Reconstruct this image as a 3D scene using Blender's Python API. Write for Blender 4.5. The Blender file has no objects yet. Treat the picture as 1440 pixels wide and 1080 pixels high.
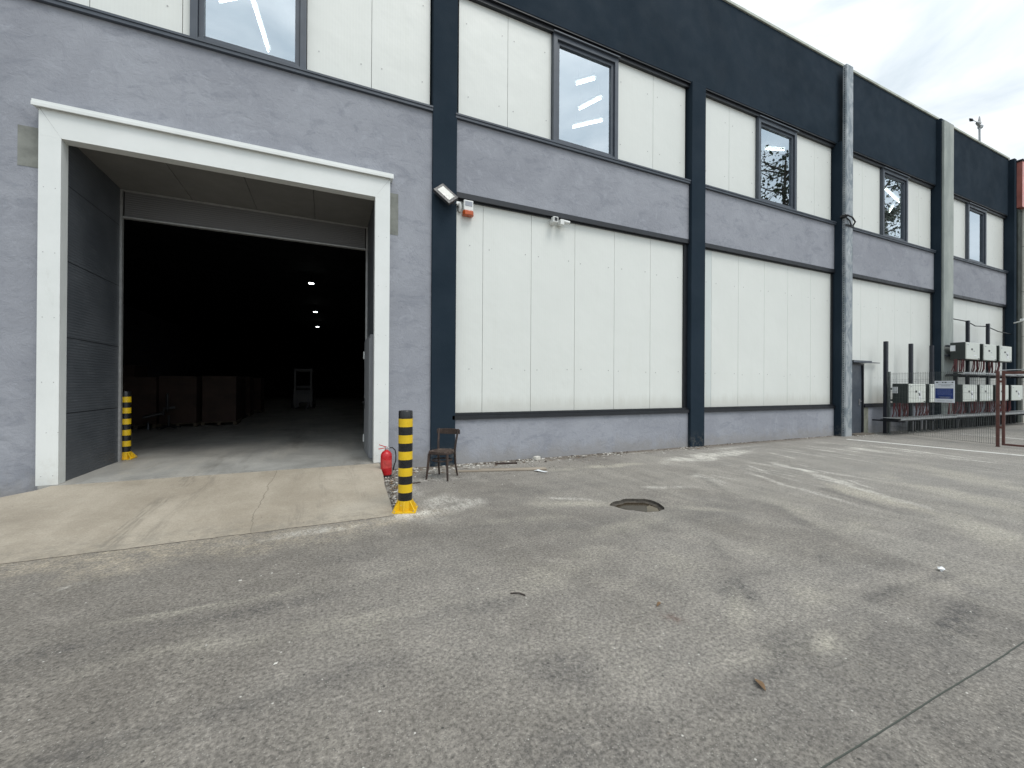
import bpy, math, random
from mathutils import Vector, Matrix
R = math.radians
PI = math.pi
random.seed(7)
scene = bpy.context.scene
C = scene.collection

# ---------------------------------------------------------------- camera
camd = bpy.data.cameras.new('camera')
camd.sensor_fit = 'HORIZONTAL'
camd.sensor_width = 36.0
camd.lens = 14.482
camd.clip_start = 0.05
camd.clip_end = 2000
cam = bpy.data.objects.new('camera', camd)
C.objects.link(cam)
r_ = Vector((0.91114, -0.41205, 0.0061)).normalized()
f_ = Vector((0.41204, 0.91116, 0.00263)).normalized()
u_ = r_.cross(f_).normalized()
r_ = f_.cross(u_)
M = Matrix(((r_.x, u_.x, -f_.x, 0.0), (r_.y, u_.y, -f_.y, -8.0), (r_.z, u_.z, -f_.z, 1.6), (0, 0, 0, 1)))
cam.matrix_world = M
scene.camera = cam

# ---------------------------------------------------------------- light
SUN_AZ = R(158)     # clockwise from +Y, behind the camera to the right
SUN_EL = R(60)
sd = Vector((math.sin(SUN_AZ) * math.cos(SUN_EL), math.cos(SUN_AZ) * math.cos(SUN_EL), math.sin(SUN_EL)))
sl = bpy.data.lights.new('sun', 'SUN')
sl.energy = 1.5
sl.angle = R(24)
sl.color = (1.0, 0.965, 0.92)
so = bpy.data.objects.new('sun', sl)
C.objects.link(so)
so.rotation_euler = sd.to_track_quat('Z', 'Y').to_euler()

world = bpy.data.worlds.new('World')
scene.world = world
world.use_nodes = True
wn = world.node_tree
wn.nodes.clear()
def wnode(t, **k):
    n = wn.nodes.new(t)
    for a, b in k.items(): setattr(n, a, b)
    return n
sky = wnode('ShaderNodeTexSky', sky_type='NISHITA', sun_disc=False, sun_elevation=SUN_EL, sun_rotation=SUN_AZ)
tc = wnode('ShaderNodeTexCoord')
mp = wnode('ShaderNodeMapping')
mp.inputs['Scale'].default_value = (1.0, 1.0, 2.6)
mp.inputs['Location'].default_value = (0.35, 0.1, 0.62)
cl = wnode('ShaderNodeTexNoise')
cl.inputs['Scale'].default_value = 2.6; cl.inputs['Detail'].default_value = 8; cl.inputs['Roughness'].default_value = 0.55
cl.inputs['Distortion'].default_value = 0.35
wr = wnode('ShaderNodeValToRGB')
wr.color_ramp.elements[0].position = 0.40; wr.color_ramp.elements[0].color = (0.455, 0.525, 0.575, 1)
wr.color_ramp.elements[1].position = 0.63; wr.color_ramp.elements[1].color = (0.80, 0.83, 0.845, 1)
# an overcast sky is brighter overhead and round the hidden sun
dp = wnode('ShaderNodeVectorMath', operation='DOT_PRODUCT')
dp.inputs[1].default_value = sd
mr = wnode('ShaderNodeMapRange')
mr.inputs['From Min'].default_value = -0.1; mr.inputs['From Max'].default_value = 1.0
mr.inputs['To Min'].default_value = 8.3; mr.inputs['To Max'].default_value = 22.5
vs = wnode('ShaderNodeVectorMath', operation='SCALE')
mx = wnode('ShaderNodeMix', data_type='RGBA')
mx.inputs[0].default_value = 0.88
bg = wnode('ShaderNodeBackground')
bg.inputs['Strength'].default_value = 0.1
wo = wnode('ShaderNodeOutputWorld')
L = wn.links.new
L(tc.outputs['Generated'], mp.inputs['Vector']); L(mp.outputs[0], cl.inputs['Vector'])
L(cl.outputs[0], wr.inputs[0]); L(tc.outputs['Generated'], dp.inputs[0])
L(dp.outputs['Value'], mr.inputs['Value']); L(wr.outputs[0], vs.inputs[0]); L(mr.outputs[0], vs.inputs['Scale'])
L(sky.outputs[0], mx.inputs[6]); L(vs.outputs[0], mx.inputs[7])
L(mx.outputs[2], bg.inputs['Color']); L(bg.outputs[0], wo.inputs['Surface'])

scene.view_settings.view_transform = 'Standard'
scene.view_settings.look = 'None'
scene.view_settings.exposure = 0.08
scene.view_settings.gamma = 1.0
scene.render.engine = 'CYCLES'

# ---------------------------------------------------------------- shader helpers
class NT:
    def __init__(s, name):
        s.m = bpy.data.materials.new(name); s.m.use_nodes = True
        s.t = s.m.node_tree; s.t.nodes.clear()
        s.out = s.t.nodes.new('ShaderNodeOutputMaterial')
        s.tc = s.t.nodes.new('ShaderNodeTexCoord')
        s.co = s.tc.outputs['Object']
    def n(s, ty, **k):
        x = s.t.nodes.new(ty)
        for a, b in k.items(): setattr(x, a, b)
        return x
    def put(s, sock, v):
        if isinstance(v, bpy.types.NodeSocket): s.t.links.new(v, sock)
        elif isinstance(v, (tuple, list)) and len(v) == 3 and sock.type == 'RGBA': sock.default_value = (*v, 1)
        else: sock.default_value = v
    def noise(s, scale, detail=4, rough=0.55, stretch=None, dist=0.0, off=None, rot=None):
        x = s.n('ShaderNodeTexNoise')
        x.inputs['Scale'].default_value = scale; x.inputs['Detail'].default_value = detail
        x.inputs['Roughness'].default_value = rough; x.inputs['Distortion'].default_value = dist
        src = s.co
        if stretch or off or rot:
            m = s.n('ShaderNodeMapping')
            if stretch: m.inputs['Scale'].default_value = stretch
            if off: m.inputs['Location'].default_value = off
            if rot: m.inputs['Rotation'].default_value = (0, 0, rot)
            s.t.links.new(s.co, m.inputs['Vector']); src = m.outputs[0]
        s.t.links.new(src, x.inputs['Vector'])
        return x.outputs[0]
    def voro(s, scale, off=None):
        x = s.n('ShaderNodeTexVoronoi'); x.inputs['Scale'].default_value = scale
        src = s.co
        if off:
            m = s.n('ShaderNodeMapping'); m.inputs['Location'].default_value = off
            s.t.links.new(s.co, m.inputs['Vector']); src = m.outputs[0]
        s.t.links.new(src, x.inputs['Vector'])
        return x
    def ramp(s, v, a, b, lo=0.0, hi=1.0):
        x = s.n('ShaderNodeMapRange'); x.interpolation_type = 'SMOOTHSTEP'
        s.put(x.inputs['Value'], v)
        x.inputs['From Min'].default_value = a; x.inputs['From Max'].default_value = b
        x.inputs['To Min'].default_value = lo; x.inputs['To Max'].default_value = hi
        return x.outputs[0]
    def math(s, op, a, b=0.0, clamp=False):
        x = s.n('ShaderNodeMath', operation=op, use_clamp=clamp)
        s.put(x.inputs[0], a)
        if b is not None: s.put(x.inputs[1], b)
        return x.outputs[0]
    def mul(s, *a):
        o = a[0]
        for v in a[1:]: o = s.math('MULTIPLY', o, v)
        return o
    def add(s, a, b): return s.math('ADD', a, b)
    def mx(s, a, b): return s.math('MAXIMUM', a, b)
    def mix(s, f, a, b, mode='MIX'):
        x = s.n('ShaderNodeMix', data_type='RGBA', blend_type=mode)
        s.put(x.inputs[0], f); s.put(x.inputs[6], a); s.put(x.inputs[7], b)
        return x.outputs[2]
    def xyz(s):
        x = s.n('ShaderNodeSeparateXYZ'); s.t.links.new(s.co, x.inputs[0]); return x.outputs
    def ell(s, cx, cy, rx, ry, ang=0.0, wob=0.35, wsc=1.5, inner=0.35, cz=0.0, plane='xy'):
        m = s.n('ShaderNodeMapping', vector_type='TEXTURE')
        big = 1e4
        if plane == 'xy':
            m.inputs['Location'].default_value = (cx, cy, 0); m.inputs['Rotation'].default_value = (0, 0, R(ang)); m.inputs['Scale'].default_value = (rx, ry, big)
        else:
            m.inputs['Location'].default_value = (cx, 0, cy); m.inputs['Rotation'].default_value = (0, R(ang), 0); m.inputs['Scale'].default_value = (rx, big, ry)
        s.t.links.new(s.co, m.inputs['Vector'])
        l = s.n('ShaderNodeVectorMath', operation='LENGTH'); s.t.links.new(m.outputs[0], l.inputs[0])
        nz = s.noise(wsc, 4, 0.6, off=(cx * 1.7, cy * 2.3, 3))
        d = s.add(l.outputs['Value'], s.mul(s.math('SUBTRACT', nz, 0.5), wob * 3))
        return s.ramp(d, 1.0, inner)
    def bump(s, h, strength=0.3, dist=0.01, normal=None):
        x = s.n('ShaderNodeBump'); x.inputs['Strength'].default_value = strength; x.inputs['Distance'].default_value = dist
        s.put(x.inputs['Height'], h)
        if normal: s.put(x.inputs['Normal'], normal)
        return x.outputs[0]
    def done(s, col, rough=0.7, metal=0.0, normal=None, spec=0.5, **k):
        b = s.n('ShaderNodeBsdfPrincipled')
        s.put(b.inputs['Base Color'], col); s.put(b.inputs['Roughness'], rough); s.put(b.inputs['Metallic'], metal)
        b.inputs['Specular IOR Level'].default_value = spec
        if normal: s.put(b.inputs['Normal'], normal)
        for a, v in k.items(): s.put(b.inputs[a.replace('_', ' ')], v)
        s.t.links.new(b.outputs[0], s.out.inputs['Surface'])
        return s.m

def plain(name, col, rough=0.6, metal=0.0, var=0.15, sc=6.0, bs=0.0, bsc=60.0, spec=0.5):
    t = NT(name)
    nz = t.noise(sc, 5, 0.6)
    c = t.mix(t.ramp(nz, 0.3, 0.7), tuple(v * (1 - var) for v in col), tuple(min(1, v * (1 + var)) for v in col))
    nb = t.bump(t.noise(bsc, 3), bs, 0.004) if bs else None
    rg = t.ramp(t.noise(sc * 2.3, 3), 0.3, 0.7, max(0, rough - 0.07), min(1, rough + 0.07))
    return t.done(c, rg, metal, nb, spec)

def emit(name, col, st):
    t = NT(name)
    e = t.n('ShaderNodeEmission'); e.inputs['Color'].default_value = (*col, 1); e.inputs['Strength'].default_value = st
    t.t.links.new(e.outputs[0], t.out.inputs['Surface'])
    return t.m

MT = {}
# ---- yard surface
# the broad stains lie in two colour attributes of the yard sheet (their soft outlines); the shader breaks them up
def m_yard():
    t = NT('yard_asphalt')
    X, Y, Z = t.xyz()
    def attr(nm):
        a = t.n('ShaderNodeAttribute', attribute_name=nm); sp = t.n('ShaderNodeSeparateColor'); t.put(sp.inputs[0], a.outputs['Color']); return sp.outputs
    A1, A2 = attr('stain_a'), attr('stain_b')
    big = t.noise(0.42, 5, 0.62, dist=0.4)
    med = t.noise(1.7, 6, 0.65, dist=0.3, off=(4, 9, 0))
    fine = t.noise(45, 5, 0.75)
    gr = t.ramp(t.noise(13, 8, .9, off=(5, 5, 0)), .40, .60)
    mot = t.noise(3.4, 7, .74, dist=.5, off=(8, 2, 0))
    sweep = t.noise(2.2, 6, 0.65, stretch=(1.0, 0.16, 1), rot=R(12), dist=0.3)
    sweep2 = t.noise(1.1, 6, 0.68, stretch=(0.22, 1.0, 1), rot=R(-6), off=(3, 1, 0))
    c = t.mix(t.ramp(big, 0.33, 0.68), (0.172, 0.159, 0.140), (0.242, 0.227, 0.203))
    c = t.mix(t.mul(t.ramp(mot, 0.48, 0.68), 0.45), c, (0.315, 0.293, 0.257))
    c = t.mix(t.mul(t.ramp(mot, 0.48, 0.30), 0.45), c, (0.115, 0.108, 0.097))
    c = t.mix(t.mul(t.ramp(med, 0.50, 0.70), 0.30, t.add(.4, gr)), c, (0.30, 0.283, 0.240))
    c = t.mix(t.mul(t.ramp(sweep2, 0.46, 0.64), t.add(.35, t.mul(gr, .65)), 0.5), c, (0.108, 0.104, 0.098))
    c = t.mix(t.mul(t.ramp(sweep, 0.44, 0.64), t.ramp(X, 0.5, 7.0, 0.10, 0.50), t.add(.5, t.mul(gr, .5))), c, (0.35, 0.332, 0.290))
    c = t.mix(t.mul(t.ramp(X, 3.0, -3.0), 0.3), c, (0.172, 0.154, 0.128))
    c = t.mix(t.mul(t.ramp(X, 5.0, 10.0), .35), c, (0.30, 0.292, 0.27))
    g2 = t.add(.25, t.mul(gr, .75))
    c = t.mix(t.mul(A1[0], gr, 1.15), c, (0.055, 0.054, 0.055))
    c = t.mix(t.mul(A1[1], g2), c, (0.43, 0.405, 0.335))
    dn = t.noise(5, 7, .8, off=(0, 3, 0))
    c = t.mix(t.mul(A2[0], t.ramp(dn, .32, .60), g2), c, (0.41, 0.36, 0.275))
    c = t.mix(t.mul(A2[1], t.ramp(t.noise(10, 8, .88, stretch=(1, .35, 1), rot=R(14)), .40, .58)), c, (0.63, 0.61, 0.55))
    lime = t.noise(5.5, 7, 0.78, stretch=(1.0, 0.12, 1), rot=R(17), dist=0.35)
    c = t.mix(t.mul(A1[2], t.ramp(lime, .52, .62), g2), c, (0.66, 0.645, 0.585))
    c = t.mix(t.mul(A2[2], g2), c, (0.11, 0.058, 0.046))
    c = t.mix(t.mul(t.ramp(t.add(Y, t.mul(t.math('SUBTRACT', dn, .5), 1.2)), -.48, -.08), t.ramp(X, 17, 12), .8), c, (0.135, 0.112, 0.088))  # brown dirt along the wall foot, with contact shade painted into the same band
    c = t.mix(1.0, c, t.mix(t.ramp(fine, .28, .72), (.50, .50, .50), (1.48, 1.48, 1.48)), 'MULTIPLY')
    c = t.mix(1.0, c, t.mix(t.ramp(t.noise(22, 6, .92, off=(6, 1, 0)), .38, .62), (.86, .85, .85), (1.16, 1.145, 1.135)), 'MULTIPLY')
    v = t.voro(26); d = v.outputs['Distance']; vc = t.n('ShaderNodeSeparateColor'); t.put(vc.inputs[0], v.outputs['Color'])
    c = t.mix(t.mul(t.ramp(d, .17, .10), t.ramp(vc.outputs[0], .955, .965), .85), c, (0.62, 0.60, 0.55))
    c = t.mix(t.mul(t.ramp(d, .24, .14), t.ramp(vc.outputs[1], .93, .95), .75), c, (0.045, 0.043, 0.04))
    v3 = t.voro(95, (1, 7, 0)); vc3 = t.n('ShaderNodeSeparateColor'); t.put(vc3.inputs[0], v3.outputs['Color'])
    m3 = t.ramp(v3.outputs['Distance'], .4, .2)
    c = t.mix(t.mul(m3, t.ramp(vc3.outputs[0], .84, .88), .6), c, (0.42, 0.40, 0.36))
    c = t.mix(t.mul(m3, t.ramp(vc3.outputs[1], .84, .88), .6), c, (0.055, 0.053, 0.05))
    jl = t.math('ABSOLUTE', t.add(t.add(Y, 6.965), t.mul(t.math('SUBTRACT', big, .5), .04)))
    jm = t.mul(t.ramp(jl, .0055, .002), t.ramp(X, 1.0, 1.6))
    c = t.mix(jm, c, (0.075, 0.085, 0.072))
    nb = t.bump(t.add(fine, t.mul(jm, -2.0)), .6, .007)
    return t.done(c, t.ramp(med, .3, .7, .74, .93), 0, nb, .3)
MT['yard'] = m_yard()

def m_ramp():
    t = NT('ramp_concrete')
    X, Y, Z = t.xyz()
    c = t.mix(t.ramp(t.noise(.8, 5, .6, dist=.3), .3, .7), (0.315, 0.272, 0.212), (0.405, 0.356, 0.284))
    c = t.mix(t.mul(t.ramp(t.noise(2.6, 6, .65, stretch=(1, .25, 1), rot=R(-4)), .45, .75), .5), c, (0.47, 0.415, 0.335))
    c = t.mix(t.mul(t.ramp(t.noise(1.6, 6, .7, stretch=(.5, 1, 1)), .52, .78), .5), c, (0.215, 0.185, 0.145))
    # tyre marks running up into the hall
    for x0, w, f in ((-1.95, .13, .50), (-1.62, .08, .35), (-.35, .12, .4), (-0.05, .06, .25), (.45, .1, .2)):
        a = t.math('ABSOLUTE', t.add(t.add(X, -x0), t.mul(t.math('SUBTRACT', t.noise(.8, 2), .5), .5)))
        st = t.ramp(t.noise(38, 2, .5, stretch=(1, .04, 1)), .4, .6)
        c = t.mix(t.mul(t.ramp(a, w, w * .4), st, t.ramp(t.noise(1.3, 3), .35, .6), f), c, (0.16, 0.145, 0.12))
    c = t.mix(t.mul(t.ell(.5, -2.4, .9, .4, 20, .4, 2, .1), .4), c, (0.47, 0.43, 0.36))
    c = t.mix(t.mul(t.ramp(Y, -2.2, -2.85), t.ramp(t.noise(6, 7, .8), .42, .6), .6), c, (0.22, 0.20, 0.165))
    c = t.mix(t.mul(t.ramp(t.noise(7, 8, .85, off=(2, 0, 0)), .50, .66), .35), c, (0.46, 0.42, 0.34))
    c = t.mix(1.0, c, t.mix(t.ramp(t.noise(60, 5, .8), .3, .7), (.84, .84, .84), (1.15, 1.15, 1.15)), 'MULTIPLY')
    v = t.voro(9); vc = t.n('ShaderNodeSeparateColor'); t.put(vc.inputs[0], v.outputs['Color'])
    c = t.mix(t.mul(t.ramp(v.outputs['Distance'], .09, .05), t.ramp(vc.outputs[0], .9, .92), .8), c, (0.07, 0.06, 0.05))
    ck = t.math('ABSOLUTE', t.add(t.add(X, .75), t.mul(t.math('SUBTRACT', t.noise(1.5, 4), .5), .25)))
    c = t.mix(t.mul(t.ramp(ck, .008, .003), .6), c, (0.15, .13, .1))
    nb = t.bump(t.add(t.noise(60, 4, .7), t.mul(t.noise(6, 4), 2)), .25, .005)
    return t.done(c, t.ramp(t.noise(3, 4), .3, .7, .6, .8), 0, nb, .4)
MT['ramp'] = m_ramp()

def m_slab():
    t = NT('hall_floor_concrete')
    X, Y, Z = t.xyz()
    c = t.mix(t.ramp(t.noise(.7, 5, .6, dist=.4), .3, .7), (0.25, 0.245, 0.228), (0.40, 0.392, 0.362))
    c = t.mix(t.mul(t.ramp(t.noise(1.2, 6, .7, stretch=(1, .2, 1), rot=R(10)), .45, .7), .5), c, (0.50, 0.47, 0.41))
    c = t.mix(t.mul(t.ramp(t.noise(1.9, 6, .7, stretch=(1, .15, 1), rot=R(-14), off=(5, 1, 0)), .5, .72), .55), c, (0.15, 0.14, 0.12))
    c = t.mix(1.0, c, t.mix(t.ramp(t.noise(50, 4, .7), .3, .7), (.9, .9, .9), (1.1, 1.1, 1.1)), 'MULTIPLY')
    return t.done(c, t.ramp(t.noise(3, 4), .3, .7, .42, .62), 0, None, .5)
MT['slab'] = m_slab()

def m_render():
    t = NT('grey_render')
    X, Y, Z = t.xyz()
    c = t.mix(t.ramp(t.noise(.55, 5, .6, dist=.6), .3, .7), (0.266, 0.276, 0.308), (0.332, 0.344, 0.378))
    c = t.mix(t.mul(t.ramp(t.noise(2.4, 7, .7, stretch=(.8, 1, 1.6), dist=.8), .5, .66), .6), c, (0.222, 0.234, 0.266))
    c = t.mix(t.mul(t.ramp(t.noise(3.3, 6, .72, off=(7, 2, 5), dist=1.0), .53, .70), .55), c, (0.365, 0.380, 0.420))
    # hairline trowel marks
    w = t.noise(1.6, 5, .6, dist=2.2, off=(2, 3, 1), stretch=(.8, 1, 1.5))
    ln = t.ramp(t.math('ABSOLUTE', t.math('SUBTRACT', w, .5)), .006, .0015)
    c = t.mix(t.mul(ln, t.ramp(t.noise(1.1, 3, off=(9, 9, 9)), .52, .62), .5), c, (0.17, 0.178, 0.215))
    # rain marks and dirt at the foot
    c = t.mix(t.mul(t.ramp(t.add(Z, t.mul(t.math('SUBTRACT', t.noise(3, 5, .7), .5), .9)), .42, .0), .55), c, (0.27, 0.255, 0.235))
    c = t.mix(t.mul(t.ramp(t.noise(6, 5, .7, stretch=(1, 1, .1)), .55, .75), .22), c, (0.20, 0.208, 0.245))
    v = t.voro(3.1, (2, 2, 2)); vc = t.n('ShaderNodeSeparateColor'); t.put(vc.inputs[0], v.outputs['Color'])
    c = t.mix(t.mul(t.ramp(t.add(v.outputs['Distance'], t.mul(t.noise(30, 3), .05)), .075, .045), t.ramp(vc.outputs[0], .93, .95), .8), c, (0.52, 0.53, 0.56))
    c = t.mix(t.mul(t.ramp(t.add(v.outputs['Distance'], t.mul(t.noise(25, 3), .05)), .07, .04), t.ramp(vc.outputs[1], .94, .96), .8), c, (0.12, 0.125, 0.14))
    h = t.add(t.add(t.mul(t.noise(3.3, 5, .7, dist=1), .8), t.mul(t.noise(22, 4, .7), .3)), t.mul(t.noise(110, 3, .7), .14))
    return t.done(c, .85, 0, t.bump(h, .85, .022), .25)
MT['render'] = m_render()

def m_dark():
    t = NT('dark_blue_render')
    X, Y, Z = t.xyz()
    c = t.mix(t.ramp(t.noise(.5, 5, .6, dist=.5), .3, .7), (0.0155, 0.0255, 0.0365), (0.0225, 0.0345, 0.0480))
    c = t.mix(t.mul(t.ramp(t.noise(1.8, 6, .7, stretch=(1, 1, .35)), .5, .75), .4), c, (0.021, 0.031, 0.044))
    c = t.mix(t.mul(t.ramp(t.noise(2.6, 6, .7, stretch=(1, 1, .18), off=(4, 4, 4)), .58, .8), .25), c, (0.034, 0.041, 0.048))
    v = t.voro(2.6, (1, 2, 3)); vc = t.n('ShaderNodeSeparateColor'); t.put(vc.inputs[0], v.outputs['Color'])
    c = t.mix(t.mul(t.ramp(t.add(v.outputs['Distance'], t.mul(t.noise(30, 3), .05)), .06, .035), t.ramp(vc.outputs[0], .92, .94), .7), c, (0.22, 0.23, 0.25))
    c = t.mix(t.mul(t.ramp(Z, .5, .0), t.ramp(t.noise(9, 5, .7), .45, .6), .4), c, (0.16, 0.15, 0.13))
    h = t.add(t.mul(t.noise(4, 5, .7, dist=1), .6), t.mul(t.noise(60, 4, .7), .25))
    return t.done(c, t.ramp(t.noise(2, 4), .3, .7, .7, .9), 0, t.bump(h, .4, .015), .06)
MT['dark'] = m_dark()

def m_panel(name, col):
    t = NT(name)
    X, Y, Z = t.xyz()
    c = t.mix(t.ramp(t.noise(.6, 4, .6), .3, .7), tuple(v * .965 for v in col), col)
    c = t.mix(t.mul(t.ramp(t.noise(3.5, 5, .65, stretch=(1, 1, .1)), .52, .8), .22), c, (0.60, 0.62, 0.56))
    c = t.mix(t.mul(t.ramp(t.noise(9, 5, .7, stretch=(1, 1, .3), off=(3, 1, 2)), .64, .8), .18), c, (0.5, 0.47, 0.38))
    c = t.mix(t.mul(t.ramp(t.add(t.math('PINGPONG', t.add(Z, -1.03), 5.99), t.mul(t.noise(5, 5, .75, stretch=(1, 1, .15)), -.5)), .16, -.2), .35), c, (0.42, 0.40, 0.34))
    # micro-profiled sheet: fine vertical lines
    w = t.n('ShaderNodeTexWave', wave_type='BANDS', bands_direction='X', wave_profile='SIN'); w.inputs['Scale'].default_value = 6.3
    t.t.links.new(t.co, w.inputs['Vector'])
    c = t.mix(t.mul(t.ramp(w.outputs['Fac'], .86, .98), .05), c, (0.45, 0.47, 0.45))
    nb = t.bump(w.outputs['Fac'], .05, .004, t.bump(t.noise(1.6, 3), .22, .05))
    return t.done(c, .38, 0, nb, .5)
MT['panel'] = m_panel('white_coated_panel', (0.710, 0.728, 0.688))
MT['panel_grey'] = m_panel('pale_grey_coated_panel', (0.60, 0.645, 0.625))
def m_white():
    t = NT('white_coated_steel')
    X, Y, Z = t.xyz()
    c = t.mix(t.ramp(t.noise(1.6, 5, .6), .3, .7), (0.70, 0.722, 0.70), (0.745, 0.765, 0.745))
    c = t.mix(t.mul(t.ramp(t.add(Z, t.mul(t.noise(7, 6, .75), 1.4)), 1.35, .6), .35), c, (0.42, 0.39, 0.33))
    c = t.mix(t.mul(t.ramp(t.noise(5, 7, .8, stretch=(1, 1, .3)), .60, .74), .25), c, (0.45, 0.44, 0.40))
    return t.done(c, .42, 0, t.bump(t.noise(1.8, 3), .2, .03), .5)
MT['white'] = m_white()
MT['trim'] = plain('dark_flashing', (0.010, 0.012, 0.016), .42, 0, .2, 3)
MT['frame'] = plain('anthracite_window_frame', (0.060, 0.072, 0.090), .38, 0, .1, 3)
def m_reveal():
    t = NT('dark_grey_sandwich_panel')
    X, Y, Z = t.xyz()
    c = t.mix(t.ramp(t.noise(1.5, 4), .3, .7), (0.066, 0.074, 0.084), (0.088, 0.097, 0.108))
    w = t.n('ShaderNodeTexWave', wave_type='BANDS', bands_direction='Z', wave_profile='SIN'); w.inputs['Scale'].default_value = 7.5
    t.t.links.new(t.co, w.inputs['Vector'])
    s2 = t.noise(16, 3, .7, stretch=(1, .12, 1.6))
    c = t.mix(t.mul(t.ramp(s2, .55, .75), .4), c, (0.15, 0.16, 0.17))
    for z in (1.15, 2.25, 3.35, 4.45):
        c = t.mix(t.ramp(t.math('ABSOLUTE', t.add(Z, -z)), .010, .004), c, (0.012, 0.013, 0.015))
    return t.done(c, .45, 0, t.bump(w.outputs['Fac'], .35, .006), .45)
MT['reveal'] = m_reveal()
MT['soffit'] = plain('soffit_panel', (0.17, 0.166, 0.155), .55, 0, .06, 1.5)
MT['roll'] = (lambda t: (lambda w: (t.t.links.new(t.co, w.inputs['Vector']), setattr(w.inputs['Scale'], 'default_value', 8.0), t.done((0.15, 0.15, 0.152), .45, 0, t.bump(w.outputs['Fac'], .5, .008), .45))[-1])(t.n('ShaderNodeTexWave', wave_type='BANDS', bands_direction='Z', wave_profile='SIN')))(NT('sectional_door_panel'))
MT['door_grey'] = plain('light_grey_door', (0.26, 0.27, 0.285), .42, 0, .05, 2)
MT['galv_dark'] = plain('rail_steel', (0.40, 0.40, 0.39), .45, .5, .12, 8)
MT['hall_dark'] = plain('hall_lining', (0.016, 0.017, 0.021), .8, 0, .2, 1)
MT['room'] = plain('room_plaster', (0.42, 0.43, 0.44), .85, 0, .08, 1)
MT['patch'] = plain('bare_patch_render', (0.205, 0.212, 0.192), .9, 0, .22, 4, .4, 18)
MT['olive'] = plain('unpainted_olive_render', (0.20, 0.205, 0.165), .9, 0, .25, 5, .4, 18)
MT['black'] = plain('black_plastic', (0.012, 0.013, 0.015), .42, 0, .2, 9)
MT['blackpost'] = plain('black_painted_steel', (0.010, 0.013, 0.022), .45, 0, .25, 7)
MT['yellow'] = plain('yellow_gloss_paint', (0.72, 0.47, 0.012), .34, 0, .07, 9, .12, 30)
MT['blackpaint'] = plain('black_gloss_paint', (0.012, 0.012, 0.013), .30, 0, .2, 9, .12, 30)
def m_yellowworn():
    t = NT('worn_yellow_paint')
    c = t.mix(t.ramp(t.noise(26, 6, .75), .62, .74), (0.70, 0.44, 0.012), (0.16, 0.10, 0.045))
    c = t.mix(t.mul(t.ramp(t.noise(40, 5, .75, off=(2, 2, 2)), .62, .72), .8), c, (0.62, 0.60, 0.54))
    return t.done(c, .45, 0, t.bump(t.noise(40, 4), .3, .004), .45)
MT['yworn'] = m_yellowworn()
def m_galv():
    t = NT('weathered_galvanised_steel')
    c = t.mix(t.ramp(t.noise(3.2, 6, .68, stretch=(1, 1, .5), dist=1.0), .38, .62), (0.205, 0.240, 0.265), (0.40, 0.425, 0.44))
    c = t.mix(t.mul(t.ramp(t.noise(6, 7, .75, stretch=(1, 1, .6), off=(1, 1, 7), dist=1.2), .56, .66), .7), c, (0.58, 0.60, 0.60))
    return t.done(c, .55, .25, t.bump(t.noise(20, 4), .2, .006), .4)
MT['galv'] = m_galv()
MT['concol'] = (lambda t: t.done(t.mix(t.mul(t.ramp(t.noise(4, 6, .7, stretch=(1, 1, .2), off=(2, 5, 1)), .5, .72), .5), t.mix(t.ramp(t.noise(1.6, 5, .65, stretch=(1, 1, .4)), .3, .7), (0.27, 0.30, 0.285), (0.40, 0.43, 0.40)), (0.42, 0.43, 0.41)), .8, 0, t.bump(t.noise(16, 5, .7), .4, .01), .3))(NT('greenish_concrete_column'))
MT['moss'] = plain('mossy_dark_render', (0.022, 0.029, 0.024), .8, 0, .45, 1.6, .4, 20)
MT['coping'] = plain('pale_metal_coping', (0.42, 0.44, 0.38), .5, .1, .2, 3)
MT['inv_dark'] = plain('inverter_housing', (0.022, 0.030, 0.027), .5, 0, .15, 6)
MT['inv_white'] = plain('inverter_cover', (0.60, 0.63, 0.575), .38, 0, .03, 6)
MT['label'] = plain('white_sticker', (0.74, 0.76, 0.77), .5, 0, .03, 8)
MT['redcable'] = plain('red_cable', (0.085, 0.014, 0.016), .5, 0, .3, 12)
MT['tray'] = plain('grey_cable_tray', (0.36, 0.375, 0.38), .42, .6, .15, 5)
MT['wire'] = plain('fence_wire', (0.085, 0.098, 0.095), .5, .2, .2, 9)
MT['brown'] = plain('red_oxide_steel', (0.095, 0.036, 0.028), .6, 0, .25, 9, .2, 60)
MT['signwhite'] = plain('sign_white', (0.74, 0.77, 0.82), .35, 0, .02, 6)
MT['signblue'] = plain('sign_blue', (0.018, 0.045, 0.20), .35, 0, .1, 9)
MT['signgrey'] = plain('sign_print_grey', (0.32, 0.34, 0.38), .5, 0, .1, 9)
MT['signpale'] = plain('sign_print_pale_blue', (0.16, 0.20, 0.40), .5, 0, .1, 9)
MT['signdark'] = plain('sign_print_dark', (0.05, 0.055, 0.075), .5, 0, .1, 9)
MT['wood'] = (lambda t: t.done(t.mix(t.ramp(t.noise(14, 6, .7, stretch=(1, 1, 4)), .58, .72), t.mix(t.ramp(t.noise(9, 5, .7, stretch=(1, 1, .3)), .3, .7), (0.020, 0.012, 0.009), (0.055, 0.034, 0.026)), (0.17, 0.12, 0.09)), .5, 0, t.bump(t.noise(40, 4), .3, .003), .45))(NT('old_dark_wood'))
MT['seatwood'] = (lambda t: t.done(t.mix(t.ramp(t.noise(11, 6, .75, stretch=(1, 2, 1)), .5, .66), (0.040, 0.024, 0.017), (0.30, 0.24, 0.19)), .6, 0, t.bump(t.noise(40, 4), .4, .004), .4))(NT('peeling_seat_veneer'))
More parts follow.
